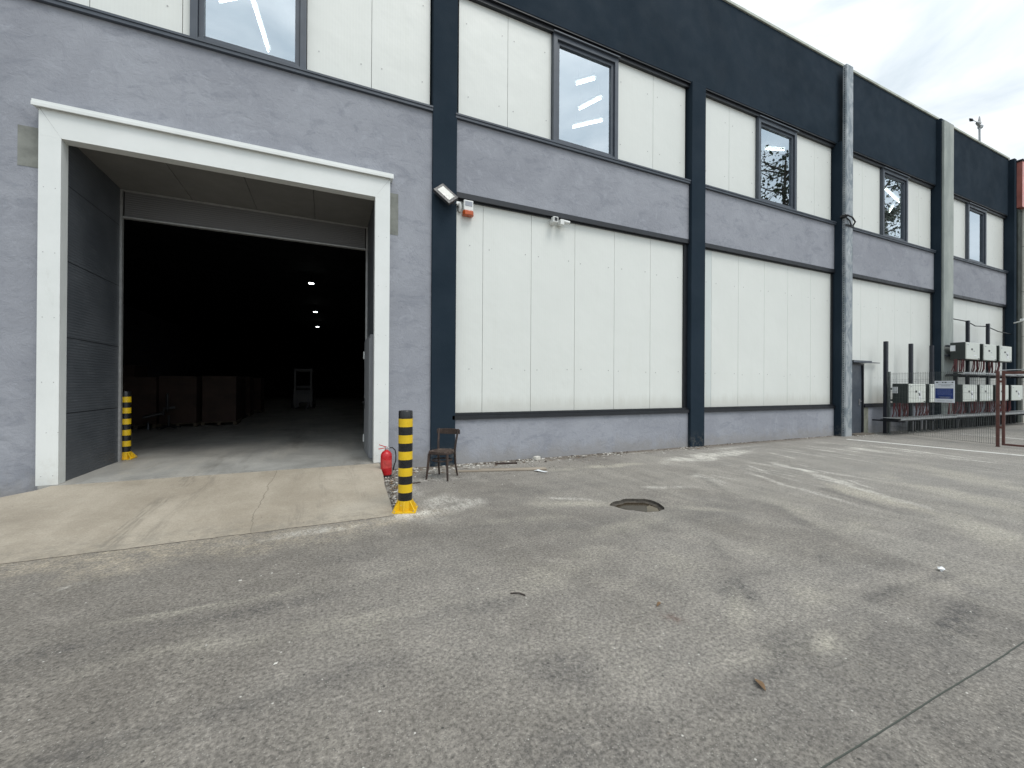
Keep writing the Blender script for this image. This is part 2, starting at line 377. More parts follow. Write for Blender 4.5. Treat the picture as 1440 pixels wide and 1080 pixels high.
MT['plank'] = (lambda t: t.done(t.mix(t.ramp(t.noise(7, 6, .7, stretch=(.2, 1, 1)), .3, .7), (0.20, 0.165, 0.125), (0.36, 0.31, 0.25)), .85, 0, t.bump(t.noise(30, 4, stretch=(.1, 1, 1)), .5, .005), .3))(NT('weathered_plank'))
MT['red'] = plain('extinguisher_red', (0.46, 0.012, 0.016), .28, 0, .08, 6)
MT['rubber'] = plain('black_rubber', (0.014, 0.014, 0.015), .6, 0, .2, 9)
MT['steel'] = plain('steel', (0.45, 0.45, 0.45), .35, .8, .1, 9)
MT['lampglass'] = plain('floodlight_glass', (0.34, 0.36, 0.33), .22, 0, .06, 14)
MT['orange'] = plain('orange_lens', (0.52, 0.10, 0.025), .22, 0, .15, 9)
MT['camwhite'] = plain('camera_white', (0.72, 0.73, 0.71), .35, 0, .03, 9)
MT['carton'] = (lambda t: (lambda z: t.done(t.mix(t.ramp(t.math('PINGPONG', z[2], .11), .012, .003), t.mix(t.ramp(t.noise(1.8, 4), .3, .7), (0.034, 0.022, 0.017), (0.056, 0.034, 0.027)), (0.05, 0.03, 0.02)), .75, 0, None, .3))(t.xyz()))(NT('stretch_wrapped_cartons'))
MT['pallet'] = plain('pallet_wood', (0.09, 0.07, 0.045), .8, 0, .2, 9)
MT['stone'] = plain('broken_plaster', (0.55, 0.53, 0.48), .9, 0, .3, 20, .5, 60)
MT['stone2'] = plain('grit', (0.22, 0.19, 0.155), .9, 0, .4, 20, .5, 60)
MT['stone3'] = plain('dark_grit', (0.085, 0.07, 0.055), .9, 0, .4, 20, .5, 60)
MT['rust'] = plain('dead_leaf', (0.16, 0.095, 0.045), .8, 0, .3, 20)
MT['beige'] = (lambda t: (lambda z: t.done(t.mix(t.ramp(t.math('PINGPONG', t.add(z[2], .2), 1.05), .022, .010), t.mix(t.ramp(t.noise(1.0, 5), .3, .7), (0.50, 0.49, 0.44), (0.60, 0.59, 0.535)), (0.28, .28, .26)), .7, 0, None, .35))(t.xyz()))(NT('beige_panel_facade'))
MT['redfascia'] = plain('faded_red_fascia', (0.66, 0.26, 0.22), .35, 0, .12, 1.2)
MT['redbrown'] = plain('fascia_edge', (0.34, 0.115, 0.09), .5, 0, .2, 2)
MT['paint'] = (lambda t: (lambda m: t.done((0.66, 0.65, 0.61), .8, 0, None, .3, Alpha=m))(t.ramp(t.noise(5, 6, .72), .30, .46, .25, .95)))(NT('worn_white_line'))
MT['mudpale'] = plain('pale_silt', (0.13, 0.112, 0.08), .7, 0, .2, 9, .3, 25)
MT['mud'] = plain('drain_mud', (0.045, 0.032, 0.020), .8, 0, .4, 7, .6, 25)
MT['rimdark'] = plain('broken_asphalt_rim', (0.058, 0.050, 0.040), .9, 0, .45, 16, .7, 35)
MT['dirtrim'] = plain('crumbling_edge', (0.12, 0.105, 0.085), .9, 0, .4, 18, .6, 40)
def m_water():
    t = NT('drain_water')
    return t.done((0.036, 0.025, 0.013), .22, 0, t.bump(t.noise(9, 3), .2, .01), .22)
MT['water'] = m_water()
def m_glass():
    t = NT('window_glass')
    ge = t.n('ShaderNodeNewGeometry')
    dt = t.n('ShaderNodeVectorMath', operation='DOT_PRODUCT'); t.put(dt.inputs[0], ge.outputs['Normal']); t.put(dt.inputs[1], ge.outputs['Incoming'])
    cs = t.math('ABSOLUTE', dt.outputs['Value'])
    sch = t.add(.52, t.mul(.48, t.math('POWER', t.math('SUBTRACT', 1.0, cs), 4.0)))      # coated double glazing
    f2 = t.mul(sch, t.math('SUBTRACT', 1.0, ge.outputs['Backfacing']))
    g = t.n('ShaderNodeBsdfGlossy'); g.inputs['Roughness'].default_value = 0.0; g.inputs['Color'].default_value = (0.86, 0.94, 1.0, 1)
    nb = t.bump(t.noise(1.1, 2), .03, .02); t.put(g.inputs['Normal'], nb)
    tr = t.n('ShaderNodeBsdfTransparent'); tr.inputs['Color'].default_value = (0.80, 0.84, 0.84, 1)
    ms = t.n('ShaderNodeMixShader')
    t.put(ms.inputs[0], f2); t.put(ms.inputs[1], tr.outputs[0]); t.put(ms.inputs[2], g.outputs[0])
    t.t.links.new(ms.outputs[0], t.out.inputs['Surface'])
    return t.m
MT['glass'] = m_glass()
MT['tube'] = emit('lit_tube', (0.93, 1.0, 0.96), 14.0)
MT['lampglow'] = emit('lit_lamp', (0.92, 1.0, 0.97), 14.0)
MT['bark'] = plain('bark', (0.06, 0.048, 0.038), .9, 0, .3, 8, .6, 20)
MT['leaf'] = plain('foliage', (0.030, 0.048, 0.018), .7, 0, .4, 2)

# ---------------------------------------------------------------- mesh helpers
class MB:
    def __init__(s): s.v = []; s.f = []; s.mi = []; s.sm = []
    def face(s, idx, mi=0, sm=False): s.f.append(idx); s.mi.append(mi); s.sm.append(sm)
    def box(s, x0, x1, y0, y1, z0, z1, mi=0, mat=None):
        b = len(s.v)
        pts = [(x, y, z) for z in (z0, z1) for y in (y0, y1) for x in (x0, x1)]
        if mat: pts = [tuple(mat @ Vector(p)) for p in pts]
        s.v += pts
        for q in ((0, 2, 3, 1), (4, 5, 7, 6), (0, 1, 5, 4), (2, 6, 7, 3), (0, 4, 6, 2), (1, 3, 7, 5)):
            s.face([b + i for i in q], mi)
        return s
    def tube(s, pts, r, n=8, mi=0, caps=True, r2=None):
        pts = [Vector(p) for p in pts]
        rs = r if isinstance(r, (list, tuple)) else [r] * len(pts)
        b = len(s.v); up = None
        for i, p in enumerate(pts):
            d = (pts[min(i + 1, len(pts) - 1)] - pts[max(i - 1, 0)]).normalized()
            if up is None:
                up = Vector((0, 0, 1)) if abs(d.z) < .9 else Vector((1, 0, 0))
            a = d.cross(up).normalized(); c2 = a.cross(d).normalized(); up = c2
            for k in range(n):
                an = 2 * PI * k / n
                s.v.append(tuple(p + (a * math.cos(an) + c2 * math.sin(an)) * rs[i]))
        for i in range(len(pts) - 1):
            for k in range(n):
                s.face([b + i * n + k, b + i * n + (k + 1) % n, b + (i + 1) * n + (k + 1) % n, b + (i + 1) * n + k], mi, True)
        if caps:
            s.face([b + k for k in range(n)], mi); s.face([b + (len(pts) - 1) * n + k for k in reversed(range(n))], mi)
        return s
    def lathe(s, prof, cx, cy, n=24, mi=0, z0=0.0):
        b = len(s.v)
        for r, z in prof:
            for k in range(n):
                an = 2 * PI * k / n; s.v.append((cx + r * math.cos(an), cy + r * math.sin(an), z0 + z))
        for i in range(len(prof) - 1):
            for k in range(n):
                s.face([b + i * n + k, b + i * n + (k + 1) % n, b + (i + 1) * n + (k + 1) % n, b + (i + 1) * n + k], mi, True)
        s.face([b + k for k in reversed(range(n))], mi); s.face([b + (len(prof) - 1) * n + k for k in range(n)], mi)
        return s
    def poly(s, pts, mi=0):
        b = len(s.v); s.v += [tuple(p) for p in pts]; s.face(list(range(b, b + len(pts))), mi); return s
    def prism(s, pts, z0, z1, mi=0):
        b = len(s.v); n = len(pts)
        s.v += [(p[0], p[1], z0 if len(p) < 3 else p[2] + z0) for p in pts] + [(p[0], p[1], z1 if len(p) < 3 else p[2] + z1) for p in pts]
        s.face([b + i for i in reversed(range(n))], mi); s.face([b + n + i for i in range(n)], mi)
        for i in range(n): s.face([b + i, b + (i + 1) % n, b + n + (i + 1) % n, b + n + i], mi)
        return s
    def rock(s, x, y, z, r, mi=0, fl=.6):
        b = len(s.v)
        P = [(1, 0, 0), (-1, 0, 0), (0, 1, 0), (0, -1, 0), (0, 0, 1), (0, 0, -1), (.6, .6, .3), (-.6, .6, .3), (-.6, -.6, .3), (.6, -.6, .3)]
        a = random.uniform(0, 6.3); ex = random.uniform(.7, 1.5)
        P = P[:6]
        for p in P:
            k = r * random.uniform(.6, 1.2); px = p[0] * k * ex; py = p[1] * k
            s.v.append((x + px * math.cos(a) - py * math.sin(a), y + px * math.sin(a) + py * math.cos(a), z + p[2] * k * fl))
        for q in ((0, 2, 4), (2, 1, 4), (1, 3, 4), (3, 0, 4), (2, 0, 5), (1, 2, 5), (3, 1, 5), (0, 3, 5)): s.face([b + i for i in q], mi)
        return s
    def build(s, name, mats, parent=None, bevel=0.0, loc=None):
        me = bpy.data.meshes.new(name); me.from_pydata(s.v, [], s.f)
        if not isinstance(mats, (list, tuple)): mats = [mats]
        for m in mats: me.materials.append(MT[m] if isinstance(m, str) else m)
        me.polygons.foreach_set('material_index', s.mi); me.polygons.foreach_set('use_smooth', s.sm)
        me.update()
        if any(s.sm): me.set_sharp_from_angle(angle=R(38))
        o = bpy.data.objects.new(name, me); C.objects.link(o)
        if parent: o.parent = parent
        if loc: o.location = loc
        if bevel:
            bv = o.modifiers.new('bevel', 'BEVEL'); bv.width = bevel; bv.segments = 2; bv.limit_method = 'ANGLE'; bv.angle_limit = R(40)
        return o

def tag(o, label, cat, group=None):
    o['label'] = label; o['category'] = cat
    if group: o['group'] = group
    return o
def thing(name, label, cat, loc=(0, 0, 0), rz=0.0, group=None):
    o = bpy.data.objects.new(name, None); C.objects.link(o); o.location = loc; o.rotation_euler = (0, 0, rz); o.empty_display_size = .2
    return tag(o, label, cat, group)
def struct(o): o['kind'] = 'structure'; return o
def box(name, mat, parent, *b, bevel=0.0): return MB().box(*b).build(name, mat, parent, bevel)
def dup(root, loc, rz, label):
    r = root.copy(); C.objects.link(r); r.location = loc; r.rotation_euler = (0, 0, rz); r['label'] = label
    for ch in root.children:
        c = ch.copy(); C.objects.link(c); c.parent = r
        for g in ch.children:
            d = g.copy(); C.objects.link(d); d.parent = c
    return r

# ================================================================ SETTING
HOLE = [(3.47, -3.53), (3.55, -3.45), (3.66, -3.40), (3.83, -3.355), (3.97, -3.39), (4.11, -3.46), (4.16, -3.60), (4.11, -3.80), (4.01, -3.95), (3.88, -3.985), (3.76, -3.96), (3.66, -3.88), (3.58, -3.80), (3.51, -3.66)]
# yard: one sheet out to the horizon, gently uneven near the camera, with the opening of the drain left out
import numpy as np
hp = []
random.seed(3)
for i in range(len(HOLE)):
    a, b = HOLE[i], HOLE[(i + 1) % len(HOLE)]
    hp.append(a); hp.append(((a[0] + b[0]) / 2 + random.uniform(-.02, .02), (a[1] + b[1]) / 2 + random.uniform(-.02, .02)))
rng = np.random.default_rng(5)
LAT = rng.random((257, 257))
def vnoise(x, y, sc, ox=0.0, oct=3):
    tot = np.zeros_like(x); am = 1.0; sm = 0.0
    for o in range(oct):
        u = x * sc + ox + 37.0; v = y * sc + ox * .7 + 91.0
        iu = np.floor(u).astype(int); iv = np.floor(v).astype(int); fu = u - iu; fv = v - iv
        fu = fu * fu * (3 - 2 * fu); fv = fv * fv * (3 - 2 * fv); iu %= 256; iv %= 256
        q = (LAT[iu, iv] * (1 - fu) + LAT[iu + 1, iv] * fu) * (1 - fv) + (LAT[iu, iv + 1] * (1 - fu) + LAT[iu + 1, iv + 1] * fu) * fv
        tot += am * q; sm += am; am *= .55; sc *= 2.1; ox += 11.3
    return tot / sm
def sstep(v, a, b):
    f = np.clip((v - a) / (b - a), 0, 1); return f * f * (3 - 2 * f)
def ell(x, y, cx, cy, rx, ry, ang, wob=.5, sc=2.6, inner=.05):
    c_, s_ = math.cos(R(ang)), math.sin(R(ang)); dx, dy = x - cx, y - cy
    l = np.hypot((dx * c_ + dy * s_) / rx, (-dx * s_ + dy * c_) / ry)
    return sstep(l + (vnoise(x, y, sc, cx * 3 + cy) - .5) * wob * 2.4, 1.0, inner)
def scr(x, y, x0, y0, x1, y1, w):
    dx, dy = x1 - x0, y1 - y0; ln = math.hypot(dx, dy); dx /= ln; dy /= ln
    al = (x - x0) * dx + (y - y0) * dy; ac = -(x - x0) * dy + (y - y0) * dx
    ac = ac + (vnoise(x, y, 1.1, 3) - .5) * .35 + (vnoise(x, y, 7, 8) - .5) * w * 1.2
    return sstep(np.abs(ac), w, w * .1) * sstep(al, 0, .4) * sstep(al, ln, ln * .5)
XS = np.arange(-8.0, 22.001, .05); YS = np.arange(-8.4, .401, .05)
nx, ny = len(XS), len(YS)
gx, gy = np.meshgrid(XS, YS); gx = gx.ravel(); gy = gy.ravel()
bx0, bx1, by0, by1 = 3.30, 4.40, -4.20, -3.15
i0, i1 = int(round((bx0 + 8) / .05)), int(round((bx1 + 8) / .05)); j0, j1 = int(round((by0 + 8.4) / .05)), int(round((by1 + 8.4) / .05))
verts = [(x, y, 0.0) for x, y in zip(gx.tolist(), gy.tolist())]
faces = []
for jj in range(ny - 1):
    for ii in range(nx - 1):
        if i0 <= ii < i1 and j0 <= jj < j1: continue
        a = jj * nx + ii; faces.append((a, a + 1, a + nx + 1, a + nx))
# ring between the square opening and the ragged rim, stitched by angle
sq = [j0 * nx + ii for ii in range(i0, i1)] + [jj * nx + i1 for jj in range(j0, j1)] + [j1 * nx + ii for ii in range(i1, i0, -1)] + [jj * nx + i0 for jj in range(j1, j0, -1)]
hc = (sum(p[0] for p in hp) / len(hp), sum(p[1] for p in hp) / len(hp))
rim = list(reversed(hp)); hb = len(verts)
for p in rim: verts.append((p[0], p[1], 0.0))
def angl(p): return math.atan2(p[1] - hc[1], p[0] - hc[0]) % (2 * PI)
outr = sorted(((angl(verts[i]), i) for i in sq)); inr = sorted(((angl(verts[hb + k]), hb + k) for k in range(len(rim))))
ia = ib = 0; na, nb_ = len(outr), len(inr)
while ia < na or ib < nb_:
    a0 = outr[ia % na][1]; b0 = inr[ib % nb_][1]
    an = outr[(ia + 1) % na][0] + (2 * PI if ia + 1 >= na else 0); bn = inr[(ib + 1) % nb_][0] + (2 * PI if ib + 1 >= nb_ else 0)
    if ib >= nb_ or (ia < na and an <= bn): faces.append((a0, outr[(ia + 1) % na][1], b0)); ia += 1
    else: faces.append((a0, inr[(ib + 1) % nb_][1], b0)); ib += 1
S = 260.0; ob = len(verts)
verts += [(-S, -S, 0), (S, -S, 0), (S, S, 0), (-S, S, 0)]
c00, c10, c11, c01 = 0, nx - 1, ny * nx - 1, (ny - 1) * nx
faces += [tuple([ob, ob + 1] + [c10 - k for k in range(0, nx)]), tuple([ob + 1, ob + 2] + [c11 - k * nx for k in range(0, ny)]), tuple([ob + 2, ob + 3] + [c01 + k for k in range(0, nx)]), tuple([ob + 3, ob] + [c00 + k * nx for k in range(0, ny)])]
me = bpy.data.meshes.new('yard_ground'); me.from_pydata(verts, [], faces)
V = np.array(verts); x, y = V[:, 0], V[:, 1]
D_ = np.zeros(len(V)); P_ = D_.copy(); Lm = D_.copy(); Du = D_.copy(); Wh = D_.copy(); Rd = D_.copy()
def up(arr, v): np.maximum(arr, v, out=arr)
for (cx, cy, rx, ry, an, f) in ((3.05, -5.72, 0.60, 0.22, 38, .85), (3.5, -5.2, 0.40, 0.14, 60, .6), (2.45, -6.42, 0.65, 0.17, 12, .85), (3.9, -6.68, 1.0, 0.10, 10, .7), (4.3, -6.3, .9, .08, -4, .6), (0.9, -6.5, 0.5, 0.3, 0, .5), (5.2, -4.9, .9, 0.2, 60, .5), (1.1, -5.2, .8, .15, 0, .6), (1.25, -6.0, .45, .3, 0, .5), (7.6, -6.2, 1.1, 0.18, 20, .55), (-0.8, -4.62, 1.3, .10, 2, .55), (-0.6, -5.6, 1.5, .12, 4, .45), (3.0, -4.35, .24, .06, 20, .8), (6.9, -4.7, 1.2, .12, 70, .6), (.3, -4.9, .4, .07, 5, .6), (5.9, -3.0, 1.3, .12, 60, .5), (-2.2, -5.6, .9, .15, 0, .4), (0.2, -3.9, .6, .2, 0, .35), (2.6, -2.4, .8, .2, -20, .35), (4.4, -5.6, .7, .12, 30, .5), (6.2, -6.6, 1.6, .12, 8, .5)):
    up(D_, f * ell(x, y, cx, cy, rx, ry, an))
for (cx, cy, rx, ry, an, f) in ((2.85, -6.46, .22, .07, 15, .8), (3.4, -6.05, .5, .18, 30, .4), (2.75, -5.95, .5, .12, 40, .5), (5.21, -1.32, 1.8, .22, -4, .9), (7.2, -5.0, 2.1, .30, 72, .85), (8.6, -5.0, 2.4, .5, 66, .6), (6.7, -6.0, 1.3, .35, 40, .55), (3.2, -3.3, .7, .22, -20, .75), (4.6, -4.2, .8, .13, -40, .55), (5.6, -4.6, 1.2, .3, 55, .4), (0.2, -5.0, .5, .06, 8, .55), (1.9, -4.9, .9, .3, 20, .35), (3.4, -4.2, 1.1, .25, 10, .4), (10.5, -4.6, 2.5, .6, 60, .5), (2.3, -3.6, .8, .15, -10, .4)):
    up(P_, f * ell(x, y, cx, cy, rx, ry, an))
med_ = vnoise(x, y, 1.3, 2)
up(P_, .75 * sstep(np.abs(y + 4.38 - .015 * x + (med_ - .5) * .16), .07, .0) * sstep(x, 1.5, -1.5) * sstep(vnoise(x, y, 2.2, 6), .35, .6))
up(P_, .3 * sstep(np.abs(y + 5.05 + .05 * x + (med_ - .5) * .5), .14, .0) * sstep(vnoise(x, y, 1.6, 9), .42, .62))
up(P_, .2 * sstep(np.abs(y + 6.1 + .08 * x + (med_ - .5) * .6), .12, .0) * sstep(vnoise(x, y, 1.6, 15), .45, .62))
for args in ((-2.4, -3.0, 3.8, 0.75, 0), (0.55, -3.0, 1.3, 0.30, 6)): up(Du, .95 * ell(x, y, *args, .4, 1.8, .1))
for args, f in (((1.05, -2.86, .62, .30, 10), .85), ((1.7, -2.75, .45, .16, 20), .5), ((.0, -3.05, 1.1, .12, 3), .45), ((8.3, -1.22, 2.1, .42, 8), 1.0), ((5.0, -3.1, .6, .13, -20), .6), ((-4.3, -.5, 1.1, .45, 0), .7), ((9.6, -.6, 1.6, .14, 2), .5), ((12.6, -2.2, .9, .3, 80), .8), ((3.1, -3.0, .55, .07, -30), .7), ((1.6, -1.1, .8, .45, 0), .45), ((3.0, -.30, 2.2, .24, 0), .8), ((7.0, -.25, 2.2, .14, 0), .7), ((1.15, -1.7, .22, .7, 0), .55)): up(Wh, f * ell(x, y, *args, .55, 3, .05))
up(Wh, .55 * ell(x, y, 1.35, -2.6, .75, .55, 20, .6, 3, .05))
for (a, b, c_, d, w, f) in ((8.71, -2.18, 7.0, -6.0, .13, .75), (7.17, -2.65, 6.3, -5.4, .10, .65), (7.9, -2.2, 7.35, -3.2, .06, .95), (9.9, -1.3, 9.3, -2.4, .06, .95), (6.2, -2.3, 5.9, -3.6, .16, .45), (8.3, -3.6, 7.9, -4.6, .06, .85), (13.6, -1.7, 13.3, -4.6, .10, .7), (12.0, -1.4, 11.9, -2.6, .08, .7), (-2.1, -3.7, -1.7, -3.55, .03, .9), (10.9, -2.0, 10.4, -3.6, .07, .6)): up(Wh, f * scr(x, y, a, b, c_, d, w))
for args in ((8.3, -1.25, 2.4, .6, 8), (7.9, -3.2, 1.8, 2.2, 0), (13.0, -2.9, 1.8, 2.6, 0), (10.8, -1.9, 2.6, 1.2, 0)): up(Lm, .85 * ell(x, y, *args, .5, 1.2, .05))
up(Rd, .8 * ell(x, y, 2.19, -5.86, .12, .06, -60, .4, 8, .3))
for nm, ch in (('stain_a', (D_, P_, Lm)), ('stain_b', (Du, Wh, Rd))):
    at = me.color_attributes.new(nm, 'FLOAT_COLOR', 'POINT')
    at.data.foreach_set('color', np.stack([*ch, np.ones(len(V))], 1).astype(np.float32).ravel())
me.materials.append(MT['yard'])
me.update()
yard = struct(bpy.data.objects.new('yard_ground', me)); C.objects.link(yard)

# painted lines
def strip(pts, w, z=.004):
    m = MB()
    for i in range(len(pts) - 1):
        a, b = Vector((*pts[i], 0)), Vector((*pts[i + 1], 0)); d = (b - a).normalized(); n = Vector((-d.y, d.x, 0)) * w / 2
        m.poly([(*(a - n).xy, z), (*(b - n).xy, z), (*(b + n).xy, z), (*(a + n).xy, z)])
    return m
struct(strip([(14.58, -.72), (14.8, -2.2), (15.25, -5.3)], .20).build('parking_line', 'paint'))
struct(strip([(20.18, -1.38), (19.95, -2.6), (19.6, -5.0)], .13).build('parking_line', 'paint'))

# ramp of pale concrete up to the hall floor
m = MB()
rt = [(.90, -.16, .161), (.87, -.7, .150), (.80, -1.9, .06), (.76, -2.84, .014), (-1.0, -2.86, .014), (-2.58, -2.88, .014), (-5.2, -2.9, .014), (-7.0, -2.9, .014), (-6.2, -1.9, .03), (-4.6, -1.05, .05), (-3.95, -.72, .10), (-3.52, -.34, .150), (-3.46, -.16, .161)]
n = len(rt); ctr = (-1.3, -1.5, .088)
grid_l = [(-3.46, -.16, .161), (-3.52, -.34, .152), (-4.1, -.80, .10), (-5.0, -1.35, .05), (-6.2, -2.1, .022), (-7.0, -2.9, .006)]
grid_r = [(.90, -.16, .161), (.885, -.42, .154), (.86, -1.0, .118), (.82, -1.6, .082), (.79, -2.3, .042), (.76, -2.84, .006)]
K = 90
random.seed(17)
for i in range(6):
    for k in range(K + 1):
        f = k / K; a, b = grid_l[i], grid_r[i]
        jy = random.uniform(-.007, .007) + .006 * math.sin(k * .7) * math.sin(k * .23) if i == 5 else 0; jx = random.uniform(-.012, .008) if k == K else 0
        m.v.append((a[0] + (b[0] - a[0]) * f + jx, a[1] + (b[1] - a[1]) * f + jy, a[2] * (1 - f) ** 3 + b[2] * (1 - (1 - f) ** 3)))
for i in range(5):
    for k in range(K):
        p = i * (K + 1) + k; m.face([p, p + K + 1, p + K + 2, p + 1], 0, True)
bidx = [i * (K + 1) + K for i in range(6)] + [5 * (K + 1) + k for k in reversed(range(K))] + [i * (K + 1) for i in reversed(range(5))]
base = len(m.v)
for i in bidx: m.v.append((m.v[i][0], m.v[i][1], -.02))
for j in range(len(bidx) - 1):
    m.face([bidx[j], bidx[j + 1], base + j + 1, base + j], 1)
struct(m.build('ramp', ['ramp', 'dirtrim']))

# hall floor slab
m = MB(); m.box(-3.60, 1.045, -.155, .26, -.05, .17); m.box(-16, 24, .26, 46, -.05, .17)
struct(m.build('hall_floor', 'slab'))

# ================================================================ BUILDING
BL = thing('warehouse_building', 'long grey rendered warehouse with dark columns, white panels and an open gateway', 'building')
ZS, ZT, ZP = 7.02, 9.50, 12.30       # upper sill, upper panel head, parapet top
LB, LT = 1.03, 5.36                  # lower panels
def part(name, mat, *b, bevel=0.0): return box(name, mat, BL, *b, bevel=bevel)
# gateway bay wall
m = MB(); m.box(-12, -3.56, 0, .25, -.05, 6.93); m.box(.96, 1.87, 0, .25, -.05, 6.93); m.box(-3.56, .96, 0, .25, 5.22, 6.93)
m.build('wall', 'render', BL)
bays_low = [(2.36, 8.72, 'low2'), (9.22, 15.25, 'low3'), (15.92, 21.96, 'low4'), (22.75, 28.85, 'low5')]
for (a, b, k) in bays_low:
    part('spandrel_wall', 'render', a, b, 0, .25, 5.47, 6.93)
    if k == 'low4': part('plinth', 'render', 17.30, b, -.005, .25, -.05, .90)
    else: part('plinth', 'render', a, b, -.005, .25, -.05, .90)
MB().box(17.0, 17.30, -.006, .25, -.05, .90).build('plinth_patch', 'olive', BL)
# dark render: parapet and columns
m = MB(); m.box(-12, 28.85, -.06, .25, 9.62, 12.22)
m.build('parapet', 'dark', BL)
part('coping', 'coping', -12, 28.9, -.10, .35, 12.22, 12.30, bevel=.01)
def column(a, b, y, top): 
    return part('column', 'dark', a, b, y, .25, -.05, top, bevel=.012)
column(1.87, 2.36, -.055, 9.62)
column(8.72, 9.22, -.10, 9.62)
column(15.25, 15.92, -.20, 9.62)
column(21.96, 22.75, -.20, 12.20)
column(28.85, 29.10, -.25, 12.20)
MB().box(29.10, 29.55, -.30, .25, -.05, 9.9).build('column', 'moss', BL, .03)['label'] = 'mossy end column beside the beige building'
# flashings
def flash_top(a, b):      # head of the lower panels
    m = MB(); m.box(a, b, -.03, .075, 5.36, 5.468); m.box(a, b, .035, .075, 5.335, 5.36); m.build('head_flashing', 'trim', BL)
def flash_low(a, b):      # foot of the lower panels
    m = MB(); m.box(a, b, -.012, .078, .985, 1.03); m.box(a, b, -.055, .078, .9, .982); m.build('foot_flashing', 'trim', BL)
def sill(a, b):
    m = MB(); m.box(a, b, -.075, .03, 6.985, 7.02); m.box(a, b, -.06, .078, 6.932, 6.984); m.build('sill_flashing', 'frame', BL)
def head(a, b):
    m = MB(); m.box(a, b, .0, .078, 9.50, 9.618); m.box(a, b, -.05, -.001, 9.585, 9.618); m.build('head_flashing', 'trim', BL)
for a, b in ((2.36, 8.72), (9.22, 15.25), (15.92, 21.96), (22.75, 28.85)): flash_top(a, b)
for a, b in ((2.30, 8.72), (9.22, 15.25), (17.0, 21.96), (22.75, 28.85)): flash_low(a, b)
for a, b in ((-12, 1.87), (2.33, 8.72), (9.22, 15.25), (15.92, 21.96), (22.75, 28.85)): sill(a, b); head(a, b)

def panel(x0, x1, z0, z1, mat='panel', rows=None):
    m = MB(); g = .0035
    m.box(x0 + g, x1 - g, .080, .14, z0, z1)
    if rows is None: rows = (z0 + (z1 - z0) * .2, z1 - (z1 - z0) * .2)
    w = x1 - x0
    if w > .3:
        for z in rows:
            for x in (x0 + .18 + random.uniform(-.05, .05), x1 - .16 + random.uniform(-.05, .05)) if w > .6 else (x0 + w / 2,):
                zz = z + random.uniform(-.03, .03)
                m.tube([(x, .0795, zz), (x, .074, zz)], .009, 6, 1)
    m.build('cladding_panel', [mat, 'galv_dark'], BL, .006)
def row(edges, z0, z1, mats={}, rows=None):
    for i in range(len(edges) - 1): panel(edges[i], edges[i + 1], z0, z1, mats.get(i, 'panel'), rows)
LR = (1.95, 4.45)
row([2.39, 2.97, 4.10, 5.23, 6.36, 7.49, 8.60], LB, LT, rows=LR)
row([9.25, 9.67, 10.75, 11.88, 12.97, 14.13, 15.20], LB, LT, {0: 'panel_grey'}, rows=LR)
row([15.95, 16.98], 2.5, LT, rows=(4.45,))
row([16.98, 18.1, 19.23, 20.36, 21.9], LB, LT, rows=LR)
row([22.8, 23.9, 25.03, 26.16, 27.3, 28.75], LB, LT, rows=LR)
UP = None
row([-12, -10.9, -9.8, -8.7, -7.6, -6.5, -5.4, -4.3, -3.2, -2.10, -1.99], ZS, ZT)
row([-.34, .74, 1.84], ZS, ZT)
row([2.42, 3.51, 4.58], ZS, ZT); row([6.38, 7.55, 8.66], ZS, ZT)
row([9.27, 10.34, 11.46], ZS, ZT); row([13.25, 14.30, 15.2], ZS, ZT)
row([15.95, 17.05, 18.18], ZS, ZT); row([19.93, 20.95, 21.9], ZS, ZT)
row([22.8, 23.9, 24.92], ZS, ZT); row([26.70, 27.8, 28.8], ZS, ZT)
# dark jamb strips beside the panels
for x in (8.60, 15.20, 21.9, 28.75): part('jamb_trim', 'trim', x + .004, x + .05 if x != 8.60 else 8.716, .03, .13, LB, LT)
def window(x0, x1):
    w = MB(); fr = .10
    z0, z1 = ZS + .002, ZT - .004
    w.box(x0, x0 + fr, -.02, .16, z0, z1); w.box(x1 - fr, x1, -.02, .16, z0, z1)
    w.box(x0 + fr, x1 - fr, -.018, .158, z1 - .14, z1); w.box(x0 + fr, x1 - fr, -.018, .158, z0, z0 + .06)
    w.box(x0 - .02, x1 + .02, -.07, -.022, z1 - .03, z1 + .002)     # drip lip
    W = w.build('window', 'frame', BL, .006)
    s = MB(); a, b = x0 + fr + .002, x1 - fr - .002; c, d = z0 + .062, z1 - .142; sf = .075
    s.box(a, a + sf, .03, .12, c, d); s.box(b - sf, b, .03, .12, c, d); s.box(a + sf, b - sf, .032, .118, c, c + sf); s.box(a + sf, b - sf, .032, .118, d - sf, d)
    s.build('sash', 'frame', W, .006)
    MB().box(a + sf - .01, b - sf + .01, .075, .083, c + sf - .01, d - sf + .01).build('pane', 'glass', W)
for a, b in ((-1.985, -.345), (4.585, 6.375), (11.465, 13.245), (18.185, 19.925), (24.925, 26.695)): window(a, b)
# bare patches either side of the gateway
MB().box(-3.90, -3.50, -.004, .01, 4.60, 5.16).build('wall_patch', 'patch', BL)
MB().box(.98, 1.23, -.004, .01, 4.42, 5.20).build('wall_patch', 'patch', BL)

